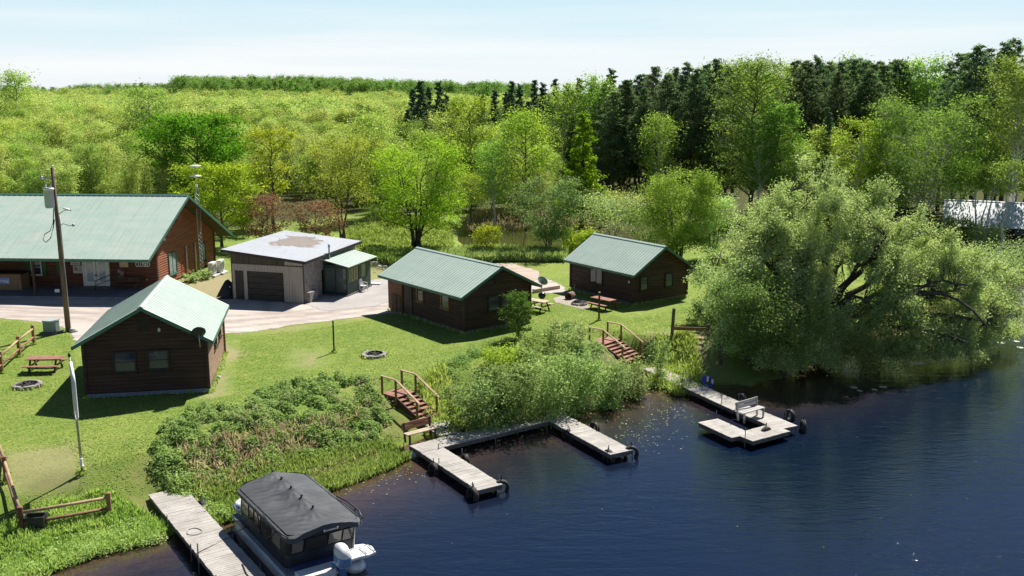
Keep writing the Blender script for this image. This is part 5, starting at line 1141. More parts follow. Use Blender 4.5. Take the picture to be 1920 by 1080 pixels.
tree_at('ash_tree', 'thinly leafed pale green tree with forked trunk behind the garage', 640, 104, 252, 165, seed=16, leafmat=leaf_mat('thin_spring_leaves', (.30, .38, .05), (.46, .51, .11), .5), stems=3, spread=.22, base=.25, limbs=30, subs=6, rise=.8, leaves=9500, leaf=.23, clump=.6, bare=.1)
tree_at('box_elder_tree', 'big yellow green tree with several dark trunks behind the middle cabin', 778, 97, 262, 185, seed=17, leafmat=leaf_mat('box_elder_leaves', (.24, .38, .025), (.45, .55, .07), .5), bark=M_barkD, stems=5, spread=.30, base=.10, limbs=44, subs=6, rise=.55, leaves=17000, leaf=.22, clump=.62, tr=.32, bare=.08)
tree_at('willow_bush', 'grey green willow bush beside the pond', 1028, 95, 340, 120, seed=18, leafmat=leaf_mat('dark_grey_willow', (.13, .22, .065), (.31, .40, .17), .5), stems=6, spread=.30, base=.08, limbs=40, subs=6, rise=.9, leaves=11000, leaf=.2, clump=.45, tr=.14)
tree_at('yellow_bush', 'small bright yellow bush on the pond bank', 911, 93.5, 428, 56, cat='bush', seed=19, leafmat=L_yellow, base=.05, limbs=16, subs=5, rise=.9, leaves=2600, leaf=.18, clump=.3)
tree_at('tamarack_tree', 'bright green cone shaped tamarack in front of the dark pines', 1090, 117, 214, 92, seed=20, leafmat=L_larch, bark=M_barkD, base=.10, limbs=44, subs=5, rise=.12, leaves=8500, leaf=.34, clump=.4, shape='cone', flat=.5, up=.9)
tree_at('aspen_tree', 'bright green aspen clump behind the far cabin', 1276, 90, 318, 135, seed=21, leafmat=L_aspen, stems=6, spread=.30, base=.03, limbs=64, subs=6, rise=.9, leaves=22000, leaf=.2, clump=.5, tr=.16, shape='column')
tree_at('aspen_tree', 'grey green bushy tree between the aspen clump and the big willow', 1338, 91, 368, 95, seed=22, leafmat=L_willow, stems=5, spread=.26, base=.03, limbs=40, subs=6, rise=.9, leaves=8000, leaf=.2, clump=.5, tr=.16)
tree_at('poplar_tree', 'tall pale green poplar in front of the pines, centre right', 1408, 122, 118, 138, seed=23, leafmat=leaf_mat('poplar_leaves', (.20, .30, .05), (.39, .46, .12), .5), base=.14, limbs=56, subs=7, rise=.8, leaves=17000, leaf=.28, clump=.75, shape='column')
tree_at('poplar_tree', 'shorter yellow green poplar at the right foot of the tall poplar', 1458, 116, 196, 88, seed=24, leafmat=L_aspen, base=.12, limbs=34, subs=6, rise=.8, leaves=9500, leaf=.26, clump=.5, shape='column')
tree_at('young_tree', 'small yellow green tree standing before the dark pines right of the poplars', 1608, 112, 222, 88, seed=25, leafmat=L_bright, bark=M_barkW, base=.22, limbs=22, subs=5, rise=.55, leaves=5000, leaf=.26, clump=.5)
tree_at('birch_tree', 'broad birch clump with white stems behind the big willow', 1735, 108, 172, 190, seed=26, leafmat=L_birch, bark=M_barkW, stems=5, spread=.30, base=.18, limbs=60, subs=7, rise=.6, leaves=20000, leaf=.24, clump=.7, tr=.26)
tree_at('birch_tree', 'darker green birch left of the broad birch clump', 1668, 112, 206, 92, seed=27, leafmat=leaf_mat('dark_birch', (.10, .20, .03), (.25, .37, .06), .5), bark=M_barkW, stems=2, spread=.2, base=.15, limbs=40, subs=6, rise=.7, leaves=11000, leaf=.24, clump=.6, shape='column')
tree_at('birch_tree', 'low green birch right of the broad clump in front of the far roofs', 1836, 100, 288, 110, seed=28, leafmat=leaf_mat('dark_birch', (.10, .20, .03), (.25, .37, .06)), bark=M_barkW, stems=3, spread=.25, base=.62, limbs=30, subs=6, rise=.6, leaves=7500, leaf=.24, clump=.6)
tree_at('birch_tree', 'tall birch with bare white stems at the right edge of the view', 1898, 105, 100, 135, seed=29, leafmat=L_birch, bark=M_barkW, stems=4, spread=.16, base=.52, limbs=44, subs=6, rise=.5, leaves=13000, leaf=.25, clump=.7, tr=.3)
tree_at('birch_tree', 'thin pale birch stem standing before the far roofs', 1885, 94, 300, 50, seed=30, leafmat=L_birch, bark=M_barkW, base=.68, limbs=14, subs=4, rise=.6, leaves=1500, leaf=.22, clump=.5)
tree_at('birch_tree', 'slender birch leaning across the left far roof', 1850, 97, 310, 60, seed=31, leafmat=L_birch, bark=M_barkW, base=.66, limbs=14, subs=4, rise=.6, leaves=1800, leaf=.22, clump=.5, lean=(.06, 0))
tree_at('sapling', 'leafy sapling at the lakeside corner of the middle cabin', 972, 61.2, 552, 58, cat='sapling', seed=32, leafmat=leaf_mat('dark_sapling', (.09, .18, .03), (.25, .36, .08), .5), base=.06, limbs=26, subs=5, rise=1.1, leaves=3600, leaf=.12, clump=.2, shape='column')
tree_at('spruce_tree', 'small dark spruce in front of the pond wood', 1072, 150, 222, 38, seed=33, leafmat=L_spruce, bark=M_barkD, base=.08, limbs=40, subs=3, rise=-.1, leaves=4200, leaf=.42, clump=.3, shape='cone', flat=.35)
tree_at('balsam_tree', 'narrow dark balsam against the pines, right of the poplars', 1541, 118, 200, 34, seed=34, leafmat=L_spruce, bark=M_barkD, base=.06, limbs=46, subs=3, rise=-.1, leaves=5200, leaf=.4, clump=.3, shape='cone', flat=.35)
tree_at('round_bush', 'tiny rounded bush at the edge of the pine stand beside the tamarack', 1094, 116, 356, 22, cat='bush', seed=35, leafmat=L_bright, base=.05, limbs=10, subs=4, rise=1.0, leaves=900, leaf=.2, clump=.25)

# ------------------------------------------------------------------ the big willow leaning over the water
def big_willow():
    rng = np.random.RandomState(77); Wd = Wood(); cx, cy = 20.2, 64.5; z0 = .6
    o = thing('willow_tree', 'huge spreading grey green willow leaning over the water on the right', 'tree', (cx, cy, z0)); tips = []
    def lump(a, b): return .86 + .22 * math.sin(2.3 * a + 1.1) * math.cos(1.7 * b) + .10 * math.sin(5.1 * a + 3 * b)
    K = []
    while len(K) < 900:                                    # leaf masses through the outer part of a lumpy dome
        d = rng.normal(size=3); d /= np.linalg.norm(d)
        if d[2] < -.22: continue
        az = math.atan2(d[1], d[0]); el = math.asin(d[2]); r = lump(az, el) * rng.uniform(.55, 1.0) ** .45
        rx = 13.2 if d[0] > 0 else 7.4; hz_ = 11.4 - 3.3 * max(0, d[0]) ** 1.3
        k_ = (d[0] * rx * r, d[1] * 7.6 * r, max(.3, d[2] * hz_ * r + .5))
        if 4.8 < k_[0] < 7.8 and k_[1] < -1.5 and 1.9 < k_[2] < 4.3: continue      # the open gap with bare arching limbs
        K.append(k_)
    K = np.array(K); P = []; Nn = []; T = []
    limbs = []
    for a in (2.9, 2.2, 1.2, .5, -.1, -.6, -1.3, -2.0, -2.6, 1.7, .15, 3.4):
        e = np.array([math.cos(a) * 7.2 + .8, math.sin(a) * 4.8, rng.uniform(4.5, 8.6) - 2.2 * max(0, math.cos(a))]); b = np.array([rng.uniform(-.6, .6), rng.uniform(-.5, .5), rng.uniform(-.2, 1.0)])
        L = arc(b, e, rng.uniform(.5, 1.5), 9, rng, .03); Wd.tube(L, np.linspace(.30, .06, 9), 8); limbs.append(L)
    for (px, py, Y_) in ((1655, 470, 64), (1620, 560, 60), (1850, 600, 62), (1790, 545, 63), (1480, 360, 66), (1560, 350, 67)):
        z = z_at(Y_, py); e = np.array([at_depth(px, Y_, z) - cx, Y_ - cy, z - z0]); L = arc([rng.uniform(-.4, .4), 0, .2], e, .9, 10, rng, .025); Wd.tube(L, np.linspace(.38, .07, 10), 8); limbs.append(L)
    for (ea, li) in (((9.6, -4.2, 2.2), 2.3), ((8.2, -5.0, 1.3), .5), ((8.8, -3.0, 4.6), 1.2)):
        L = arc((2.6, -2.2, 1.5), ea, li, 9, rng, .025); Wd.tube(L, np.linspace(.20, .05, 9), 7); limbs.append(L)
    LP = np.concatenate([l[2:] for l in limbs])
    for k in K:
        i0 = np.argmin(((LP - k) ** 2).sum(1) + rng.rand(len(LP)) * 2); Wd.tube(arc(LP[i0], k, .3, 5, rng, .05), np.array([.042, .034, .025, .017, .008]), 4)
        rc = rng.uniform(.65, 1.15); ax = k / np.array([11, 7.6, 11]); ax = ax / (np.linalg.norm(ax) + 1e-6) * .55 + np.array([0, 0, .75]); ax /= np.linalg.norm(ax); n = int(440 * rc); tk = rng.rand()
        for q in range(7):                                 # upright leafy wands inside each mass
            dv = ax + rng.normal(size=3) * .55; dv /= np.linalg.norm(dv); tip = k + dv * rc * rng.uniform(.7, 1.35); Wd.tube(np.array([k, (k + tip) / 2, tip]), np.array([.016, .011, .005]), 3)
            m_ = n // 7; u = rng.rand(m_, 1) ** .7; pp = k + (tip - k) * u + rng.normal(size=(m_, 3)) * rc * .20
            P.append(pp); Nn.append(rng.normal(size=(m_, 3)) * .75 + ax * .6 + [0, 0, .35]); T.append(tk * .45 + rng.rand(m_) * .55)
    P = np.concatenate(P); Nn = np.concatenate(Nn); T = np.concatenate(T); P[:, 2] = np.maximum(P[:, 2], -z0 + .1)
    lm = leaves_mesh('willow_crown', P, Nn, .15 * rng.uniform(.6, 1.35, len(P)), T, L_willow, .5, rng)
    link_mesh('trunk', Wd.mesh('willow_trunk', mat('willow_bark', (.12, .10, .08), (.06, .05, .04), 3, .9, (4, 4, .8), .8, .02)), o); link_mesh('crown', lm, o); return o
big_willow()
def shrub(name, label, px, py, ytop, wpx, seed, lm, group=None, z=None, leaf=.11, n=4200, cat='shrub', **kw):
    p = at(px, py, z if z is not None else 1.2); zg = gz(p.x, p.y); H = max(.5, z_at(p.y, ytop) - zg); Wm = wpx * p.y / F
    a = dict(stems=5, spread=.3, base=.06, limbs=30, subs=5, rise=.9, leaves=n, leaf=leaf, clump=Wm * .10 + .12, tr=.05); a.update(kw)
    return plant(name, tree_meshes(name, seed, H, Wm, leafmat=lm, bark=M_bark, **a), label, cat, group, p.x, p.y, 1, 0, 1, zg)
L_wil2 = leaf_mat('willow_shrub_leaves', (.13, .22, .045), (.37, .45, .15), .5)
shrub('willow_shrub', 'tall leafy shrub hanging over the long dock at the left foot of the big willow', 1400, 690, 515, 150, 41, L_wil2, z=.4, leaf=.13, n=12000, limbs=50)
shrub('willow_shrub', 'twiggy pale shrub beside the timber backstop, left edge of the big willow', 1352, 668, 478, 75, 42, L_willow, z=1.3, leaf=.11, n=5200, bare=.3, limbs=36)
shrub('willow_shrub', 'dark shrub under the big willow at the water edge, left of its trunk', 1470, 700, 560, 150, 43, L_wil2, z=.2, leaf=.13, n=9000, limbs=40)
shrub('willow_shrub', 'low shrub drooping to the water under the right arm of the big willow', 1640, 690, 585, 170, 44, L_wil2, z=.1, leaf=.13, n=6500, limbs=40, bare=.2)
shrub('willow_shrub', 'sunlit willow shrub on the shore below the far right cabins', 1872, 560, 462, 150, 45, L_willow, z=.5, leaf=.15, n=8000, limbs=40)
shrub('willow_shrub', 'willow shrub on the shore at the far right edge of the view', 1935, 570, 470, 150, 46, L_willow, z=.5, leaf=.15, n=6000, limbs=40)
GB = 'shrubs crowding the bank between the two stairways'
for i, (px, py, yt, wp, lm, n, br) in enumerate(((868, 785, 725, 80, L_shrub, 3200, 0), (915, 782, 704, 95, L_shrub, 4600, 0), (968, 772, 680, 105, L_shrub, 5600, .05), (1022, 762, 664, 110, L_shrub, 6000, .05), (1075, 744, 660, 100, L_shrub, 5200, .1), (1128, 730, 682, 90, L_shrub, 4200, 0), (1180, 716, 680, 75, L_shrub, 3400, 0), (1010, 715, 622, 75, L_wil2, 3200, .2), (1062, 688, 598, 70, L_willow, 2800, .3), (948, 715, 662, 80, L_bright, 2600, .1), (1090, 690, 640, 50, L_shrub, 2000, .1), (945, 765, 700, 70, L_wil2, 3000, .1))):
    shrub('bank_shrub', 'leafy green shrub in the thicket on the bank between the two stairways', px, py, yt, wp, 50 + i, lm, GB, .9 if py > 700 else 1.7, .16, int(n * .8), bare=br + .12)
shrub('bank_shrub', 'small dark shrub at the top right of the far stairway', 1237, 668, 632, 40, 71, L_shrub, None, 1.6, .1, 1500)
shrub('hosta_plant', 'pale leafy hosta clump at the lodge gable, beside the window', 357, 530, 519, 26, 72, L_hosta, None, ZL, .26, 260, 'plant', clump=.25, bare=0)
shrub('hosta_plant', 'pale leafy hosta clump at the lodge gable, next to the heat pumps', 383, 524, 510, 26, 73, L_hosta, None, ZL, .26, 260, 'plant', clump=.25, bare=0)

# ------------------------------------------------------------------ pines and spruces, each its own tree
pine_k = [tree_meshes('red_pine_%d' % i, 100 + i, 20, W_, base=.22 + .08 * (i % 3), shape='spire', limbs=52, subs=4, rise=.10, leaves=8500, leaf=.42, clump=.52, flat=.5, leafmat=L_pine, bark=M_barkP, tr=.26, aspect=.38, bare=.15, up=.8) for i, W_ in enumerate((5.6, 6.8, 5.0, 6.2))]
spruce_k = [tree_meshes('spruce_%d' % i, 110 + i, 16, W_, base=.06, shape='cone', limbs=64, subs=3, rise=-.12, leaves=6000, leaf=.5, clump=.42, flat=.35, leafmat=L_spruce, bark=M_barkD, tr=.2, aspect=.4) for i, W_ in enumerate((5.8, 4.8))]
rngp = random.Random(21)
def stand(name, label, cat, group, kinds, H0, lst):
    for (px, Y_, yt) in lst:
        X_ = at_depth(px, Y_, ZL + 6); zg = gz(X_, Y_); s = (z_at(Y_, yt) - zg) / H0
        plant(name, kinds[rngp.randrange(len(kinds))], label, cat, group, X_, Y_, s, rngp.uniform(0, 6.28), rngp.uniform(.85, 1.15), zg)
row = []
for px, yt, Y_ in ((1130, 158, 150), (1152, 172, 143), (1172, 150, 146), (1196, 140, 150), (1205, 165, 138), (1226, 125, 144), (1247, 142, 139), (1262, 128, 150), (1284, 118, 143), (1300, 130, 137), (1318, 122, 147), (1338, 112, 141), (1360, 125, 150), (1240, 160, 158), (1180, 168, 160), (1310, 140, 160), (1345, 135, 158), (1272, 150, 165), (1215, 158, 168), (1376, 128, 152), (1140, 180, 160), (1108, 165, 160)): row.append((px, Y_, yt))
for i in range(15): px_ = 1125 + i * 17.5 + rngp.uniform(-5, 5); row.append((px_, rngp.uniform(148, 172), 158 - (px_ - 1125) * .14 + rngp.uniform(-8, 22)))
stand('red_pine', 'tall dark red pine in the dense stand above the bare clearing, centre right', 'pine', 'red pines of the centre stand', pine_k, 20, row)
stand('red_pine', 'tall dark red pine in the stand between the poplars and the birch clump', 'pine', 'red pines right of the poplars', pine_k, 20, [(1480 + i * 11.5, 136 + (i * 7) % 15, 116 + (i * 13) % 26) for i in range(0, 19, 2)] + [(1488, 135, 128), (1505, 128, 118), (1522, 133, 108), (1545, 138, 122), (1568, 130, 118), (1588, 136, 110), (1606, 131, 114), (1628, 138, 120), (1648, 132, 122), (1672, 136, 112), (1530, 146, 130), (1600, 148, 128), (1560, 126, 135), (1620, 127, 130)])
stand('red_pine', 'tallest dark pine group behind the birches at the upper right', 'pine', 'pines at the upper right', pine_k, 20, [(1786, 122, 100), (1812, 118, 86), (1832, 124, 92), (1852, 120, 104), (1866, 130, 80), (1884, 134, 76), (1925, 128, 92), (1765, 130, 118), (1950, 122, 84)])
stand('spruce_tree', 'dark spruce in the clump rising above the olive woods, left of centre', 'spruce', 'spruces left of centre', spruce_k, 16, [(776, 178, 168), (790, 170, 152), (806, 176, 165), (824, 172, 155), (838, 180, 178), (766, 165, 205), (800, 160, 210), (850, 190, 190)])
stand('spruce_tree', 'dark spruce in the ragged skyline row at the centre', 'spruce', 'spruces of the centre skyline', spruce_k, 16, [(905, 185, 178), (928, 180, 168), (948, 190, 175), (960, 176, 152), (975, 182, 160), (1002, 178, 150), (1018, 186, 158), (1040, 180, 148), (1062, 175, 160), (1085, 182, 150), (1112, 178, 146), (1145, 186, 132), (1030, 165, 180), (990, 168, 190), (1075, 168, 175), (1125, 168, 165)])
# ------------------------------------------------------------------ deciduous wood, trees one can tell apart
M_barkG = mat('pale_grey_bark', (.34, .31, .26), (.20, .18, .15), 3, .9, (4, 4, .8))
dec = []
for i, (sh_, W_, lm, bk, br, rs_, st_) in enumerate((('round', 5.4, L_forest, M_barkG, .15, .9, 1), ('oval', 4.4, L_forest, M_barkG, .15, 1.1, 1), ('vase', 4.6, L_olive, M_barkG, .3, 1.2, 2), ('column', 3.8, L_olive, M_barkG, .3, 1.2, 1), ('column', 3.6, L_forest, M_barkW, .15, 1.1, 1), ('vase', 5.0, L_olive, M_barkG, .35, 1.1, 3), ('round', 5.8, L_bright, M_bark, .1, .8, 1), ('column', 4.4, L_aspen, M_barkW, .1, .9, 1))):
    dec.append(tree_meshes('wood_tree_%d' % i, 130 + i, 11, W_, base=.3, shape=sh_, stems=st_, spread=.2, limbs=28, subs=5, rise=rs_, leaves=5000, leaf=.245, clump=.68, up=1.0, leafmat=lm, bark=bk, bare=br, tr=.17))
rngd = random.Random(5)
placed = []
def try_place(X_, Y_, dmin):
    for (a, b) in placed:
        if (a - X_) ** 2 + (b - Y_) ** 2 < dmin * dmin: return False
    placed.append((X_, Y_)); return True
def wood(label, group, pxr, Yr, n, Hf, kinds, dmin=2.5, seed=1):
    rg = random.Random(seed); k = 0; tries = 0
    while k < n and tries < n * 30:
        tries += 1; Y_ = math.sqrt(rg.uniform(Yr[0] ** 2, Yr[1] ** 2)); px = rg.uniform(*pxr); X_ = at_depth(px, Y_, 6)
        if not try_place(X_, Y_, dmin): continue
        H = Hf(Y_) * rg.uniform(.78, 1.18); plant('deciduous_tree', dec[rg.choice(kinds)], label, 'tree', group, X_, Y_, H / 11, rg.uniform(0, 6.28), rg.uniform(.9, 1.25)); k += 1
hl = lambda Y_: 7.2 + (Y_ - 112) * .05
wood('spring green tree in the wood behind the lodge, left of the large maple', 'trees of the wood behind the lodge', (-60, 330), (114, 205), 150, hl, (0, 1, 2, 3, 3, 2, 5, 5, 4, 0), seed=2)
wood('spring green tree in the wood between the large maple and the spruce clump', 'trees of the wood behind the garage', (330, 745), (135, 215), 80, lambda Y_: 7.4 + (Y_ - 130) * .045, (0, 1, 2, 3, 3, 2, 5, 0), seed=3)
wood('mixed green tree in the wood beyond the pond', 'trees of the wood beyond the pond', (690, 1045), (116, 165), 46, lambda Y_: 6.0 + (Y_ - 112) * .065, (0, 1, 2, 3, 6, 7, 7, 3), seed=4, dmin=3.2)
wood('bright green tree showing behind the dark pines at the right', 'bright trees behind the pines', (1330, 1960), (168, 205), 32, lambda Y_: 16.8, (6, 7, 7, 0, 4), seed=6, dmin=4)
wood('green tree at the edge of the wood behind the big willow', 'trees behind the big willow', (1400, 2350), (113, 128), 34, lambda Y_: 10.5, (0, 4, 7, 7), seed=7, dmin=3.5)
for i, (px, Y_, yt, k, lb) in enumerate(((40, 200, 140, 1, 'taller darker crown on the left skyline, beside the left edge'), (286, 150, 172, 0, 'dark green round crown standing out in the olive wood'), (882, 140, 190, 6, 'yellow green tree in front of the centre spruces'), (985, 122, 215, 6, 'bright green round tree beyond the pond, left of the tamarack'), (1060, 150, 165, 7, 'bright poplar left of the pine stand'), (925, 118, 270, 7, 'bright green tree on the far pond bank'), (700, 120, 218, 0, 'green tree behind the big yellow green tree'), (842, 150, 205, 2, 'bare budding tree beside the spruce clump'), (1235, 131, 220, 7, 'light green birch among the pine trunks of the centre stand'))):
    X_ = at_depth(px, Y_, 6); plant('deciduous_tree', dec[k], lb, 'tree', None, X_, Y_, (z_at(Y_, yt) - gz(X_, Y_)) / 11, i, 1.0)
for i, (px, Y_, yt, k, lb) in enumerate(((1345, 160, 128, 6, 'bright crown rising behind the centre pine stand beside the tall poplar'), (1118, 150, 150, 7, 'bright aspen crown at the left end of the centre pine stand'), (1585, 140, 118, 7, 'bright crown peeping between the pines right of the poplars'), (1690, 138, 122, 7, 'bright rounded crown at the right end of the pines behind the birches'), (1730, 138, 118, 7, 'bright pointed crown against the sky left of the tallest pines'))):
    X_ = at_depth(px, Y_, 6); plant('deciduous_tree', dec[k], lb, 'tree', None, X_, Y_, (z_at(Y_, yt) - gz(X_, Y_)) / 11, i, .85)
# pond-side bushes
for i, (px, py, yt, wp, lm, lb) in enumerate(((1150, 440, 372, 130, L_willow, 'low willow bush left of the far cabin, on the right bank of the pond'), (1215, 455, 395, 90, L_wil2, 'willow bush behind the far cabin roof'), (960, 405, 340, 110, L_olive, 'olive bush on the far bank of the pond'), (1085, 470, 430, 60, L_bright, 'small green bush left of the far cabin'), (890, 398, 335, 70, L_shrub, 'dark bush at the left end of the far pond bank'), (1060, 400, 350, 90, L_wil2, 'grey bush on the far bank of the pond below the tamarack'), (1180, 405, 368, 110, L_olive, 'olive bush below the clearing of the pine stand'), (1125, 408, 378, 70, L_willow, 'pale willow bush at the left edge of the bare clearing'), (1260, 400, 360, 90, L_wil2, 'grey green bush under the pine stand'), (330, 445, 400, 80, L_forest, 'bush behind the lodge roof at the foot of the maples'), (455, 432, 400, 60, L_bright, 'bright bush right of the bright maple'))):
    shrub('bush', lb, px, py, yt, wp, 160 + i, lm, None, ZL, .22, 3600, 'bush', tr=.09, limbs=28)

# ------------------------------------------------------------------ the far wood that reads as one mass
rg = np.random.RandomState(9)
def scatter(n, pxr, Yr, hf):
    Yv = np.sqrt(rg.uniform(Yr[0] ** 2, Yr[1] ** 2, n)); px = rg.uniform(pxr[0], pxr[1], n); Xv = (px - 960) / F * Yv * .99; zv = ground_z(Xv, Yv)
    return np.stack([Xv, Yv, zv], 1), np.array([hf(y) for y in Yv]) * rg.uniform(.78, 1.15, n) / 11
def wood_mass(name, kinds, parts):
    hid = bpy.data.collections.new(name + '_kinds')
    for i, (sh_, W_, lm) in enumerate(kinds):
        tmn, crn = tree_meshes(name + '_%d' % i, 180 + i, 11, W_, base=.15, shape=sh_, limbs=18, subs=4, rise=1.1, leaves=1500, leaf=.44, clump=.85, up=1.1, bare=.2, leafmat=lm, bark=M_bark, twig=False)
        hid.objects.link(bpy.data.objects.new('far_tree_kind', crn))
    pts = np.concatenate([p for p, _ in parts]); sc_ = np.concatenate([s_ for _, s_ in parts])
    me = bpy.data.meshes.new(name); me.vertices.add(len(pts)); me.vertices.foreach_set('co', pts.astype(np.float32).ravel()); a = me.attributes.new('grow', 'FLOAT', 'POINT'); a.data.foreach_set('value', sc_.astype(np.float32)); me.update()
    fw = tag(link_mesh(name, me), kind='stuff'); ng = bpy.data.node_groups.new(name, 'GeometryNodeTree')
    ng.interface.new_socket('Geometry', in_out='INPUT', socket_type='NodeSocketGeometry'); ng.interface.new_socket('Geometry', in_out='OUTPUT', socket_type='NodeSocketGeometry')
    gi = ng.nodes.new('NodeGroupInput'); go = ng.nodes.new('NodeGroupOutput'); ci = ng.nodes.new('GeometryNodeCollectionInfo'); ci.inputs[0].default_value = hid; ci.inputs['Separate Children'].default_value = True; ci.inputs['Reset Children'].default_value = True
    ip = ng.nodes.new('GeometryNodeInstanceOnPoints'); ip.inputs['Pick Instance'].default_value = True
    rv = ng.nodes.new('FunctionNodeRandomValue'); rv.data_type = 'FLOAT_VECTOR'; rv.inputs[0].default_value = (0, 0, 0); rv.inputs[1].default_value = (0, 0, 6.283)
    na = ng.nodes.new('GeometryNodeInputNamedAttribute'); na.data_type = 'FLOAT'; na.inputs['Name'].default_value = 'grow'
    L_ = ng.links.new; L_(gi.outputs[0], ip.inputs['Points']); L_(ci.outputs[0], ip.inputs['Instance']); L_(rv.outputs[0], ip.inputs['Rotation']); L_(na.outputs[0], ip.inputs['Scale']); L_(ip.outputs[0], go.inputs[0])
    mo = fw.modifiers.new('scatter', 'NODES'); mo.node_group = ng
wood_mass('far_wood', (('oval', 4.6, L_far), ('column', 3.8, L_far), ('column', 4.0, L_olive), ('vase', 4.6, L_olive), ('round', 5.2, L_far)), [scatter(900, (-160, 800), (205, 300), lambda y: 11.0), scatter(1300, (-200, 900), (300, 480), lambda y: 11.0), scatter(260, (760, 1150), (215, 300), lambda y: 12.0),
    scatter(420, (-60, 340), (118, 205), lambda y: 4.2 + (y - 112) * .04), scatter(150, (330, 745), (140, 215), lambda y: 6.0), scatter(90, (1080, 1420), (150, 190), lambda y: 7.0)])
wood_mass('far_plantation', (('column', 4.0, L_plant), ('column', 3.4, L_plant), ('cone', 4.2, L_plant)), [scatter(900, (330, 1000), (470, 640), lambda y: 15.0), scatter(420, (-300, 330), (480, 700), lambda y: 13.0), scatter(420, (1250, 2900), (205, 330), lambda y: 16.5)])

# ------------------------------------------------------------------ bank undergrowth, tall grass, reeds, lily pads
def in_px(P, n, rng, z=1.0):
    Q = np.array([at(a, b, z)[:2] for a, b in P]); lo = Q.min(0); hi = Q.max(0); out_ = []
    c = 0
    while c < n:
        p = rng.uniform(lo, hi, (n * 2, 2)); p = p[in_poly(p[:, 0], p[:, 1], Q)]; out_.append(p); c += len(p)
    return np.concatenate(out_)[:n]
rng = np.random.RandomState(31)
def mound(name, P, n, leaf, h, lm, clumps, rad, zref=1.2, kind='stuff', aspect=.6):
    c = in_px(P, clumps, rng, zref); hh = rng.uniform(.5, 1.2, clumps) * h; idx = rng.randint(0, clumps, n); r = rng.normal(size=(n, 3)); r /= np.linalg.norm(r, axis=1, keepdims=True); rr_ = rng.rand(n) ** .35
    R_ = rad * rng.uniform(.6, 1.3, clumps)
    x = c[idx, 0] + r[:, 0] * rr_ * R_[idx]; y = c[idx, 1] + r[:, 1] * rr_ * R_[idx]; z = ground_z(x, y); P3 = np.stack([x, y, np.maximum(z, .05) + np.abs(r[:, 2]) * rr_ * hh[idx] + .05], 1)
    tt = rng.rand(clumps); me = leaves_mesh(name, P3, r * .5 + rng.normal(size=(n, 3)) * .6 + [0, 0, 1.1], leaf * rng.uniform(.6, 1.4, n), tt[idx] * .5 + rng.rand(n) * .5, lm, aspect, rng); return tag(link_mesh(name, me), kind=kind)
BR_A = [(292,870),(310,825),(355,795),(425,780),(500,755),(560,738),(620,726),(680,732),(712,750),(728,770),(725,800),(700,812),(620,822),(545,838),(500,858),(430,875),(360,885)]
mound('bramble_undergrowth', BR_A, 52000, .14, .46, L_bramble, 230, .46)
mound('bramble_undergrowth', [(285,860),(330,850),(390,905),(425,925),(385,932),(310,890)], 8000, .11, .42, L_bramble, 45, .42)
mound('dry_undergrowth', [(360,830),(430,800),(520,790),(570,760),(640,760),(700,730),(745,745),(745,790),(640,815),(540,830),(460,850)], 2600, .13, .75, L_dry, 50, .4, aspect=.25)
mound('weedy_undergrowth', [(800,760),(830,700),(900,672),(1000,650),(1060,625),(1105,650),(1150,690),(1215,700),(1180,725),(1080,745),(960,775),(850,795)], 30000, .11, .45, L_shrub, 190, .5)
mound('weedy_undergrowth', [(0,1000),(60,955),(150,935),(215,930),(290,950),(300,965),(200,985),(100,1015),(0,1050)], 15000, .085, .38, L_bramble, 150, .42)
mound('weedy_undergrowth', [(1225,640),(1300,640),(1330,700),(1270,705),(1230,690)], 7000, .10, .5, L_grass, 60, .5, zref=1.3)
def blades(name, P, n, h, lm, zref=.8, wid=.022, lean=.35, clump=0):
    p = in_px(P, n, rng, zref)
    if clump: c = in_px(P, clump, rng, zref); p = c[rng.randint(0, clump, n)] + rng.normal(size=(n, 2)) * .22
    z = ground_z(p[:, 0], p[:, 1]); H = h * rng.uniform(.5, 1.25, n); d = np.stack([rng.normal(size=n) * lean, rng.normal(size=n) * lean, np.ones(n)], 1); d /= np.linalg.norm(d, axis=1, keepdims=True)
    P3 = np.stack([p[:, 0], p[:, 1], np.maximum(z, -.05)], 1) + d * (H / 2)[:, None]; nr = rng.normal(size=(n, 3)) * [1, 1, .25] + [0, 0, .35]
    tn = np.clip(vnoise(p[:, 0] * .8, p[:, 1] * .8, 3) * .6 + rng.rand(n) * .5 - .05, 0, 1); me = leaves_mesh(name, P3, nr, H, tn, lm, wid / h * 3.2, rng, d); return tag(link_mesh(name, me), kind='stuff')
blades('tall_grass', [(320,905),(400,885),(520,855),(640,828),(735,812),(770,830),(745,846),(650,880),(600,897),(500,930),(430,945),(390,958),(340,930)], 26000, .42, L_grass)
blades('tall_grass', [(0,985),(100,945),(200,925),(290,945),(330,965),(250,990),(180,1006),(60,1050),(0,1066)], 26000, .42, L_grass)
blades('tall_grass', [(790,740),(830,720),(870,790),(830,810),(805,800)], 6000, .55, L_grass)
blades('tall_grass', [(1215,700),(1240,655),(1300,655),(1320,712),(1270,716),(1240,700)], 9000, .6, L_grass, .9)
blades('dry_grass', [(330,870),(450,845),(560,815),(650,800),(700,780),(560,850),(450,890),(380,910)], 2200, .5, L_dry)
blades('dry_grass', [(745,848),(650,882),(600,899),(540,915),(600,880),(700,850)], 3000, .35, L_dry, .2)
blades('dry_grass', [(0,1062),(60,1044),(180,1000),(330,965),(330,975),(180,1010),(60,1054),(0,1072)], 3000, .3, L_dry, .1)
blades('reeds', [(815,485),(900,470),(985,476),(1060,478),(1060,492),(960,492),(860,492)], 16000, .85, leaf_mat('reed_blades', (.21, .33, .09), (.46, .56, .24), .4), ZL, .05)
blades('reeds', [(690,470),(770,478),(815,492),(740,500),(690,488)], 6000, .7, L_grass, ZL, .05)
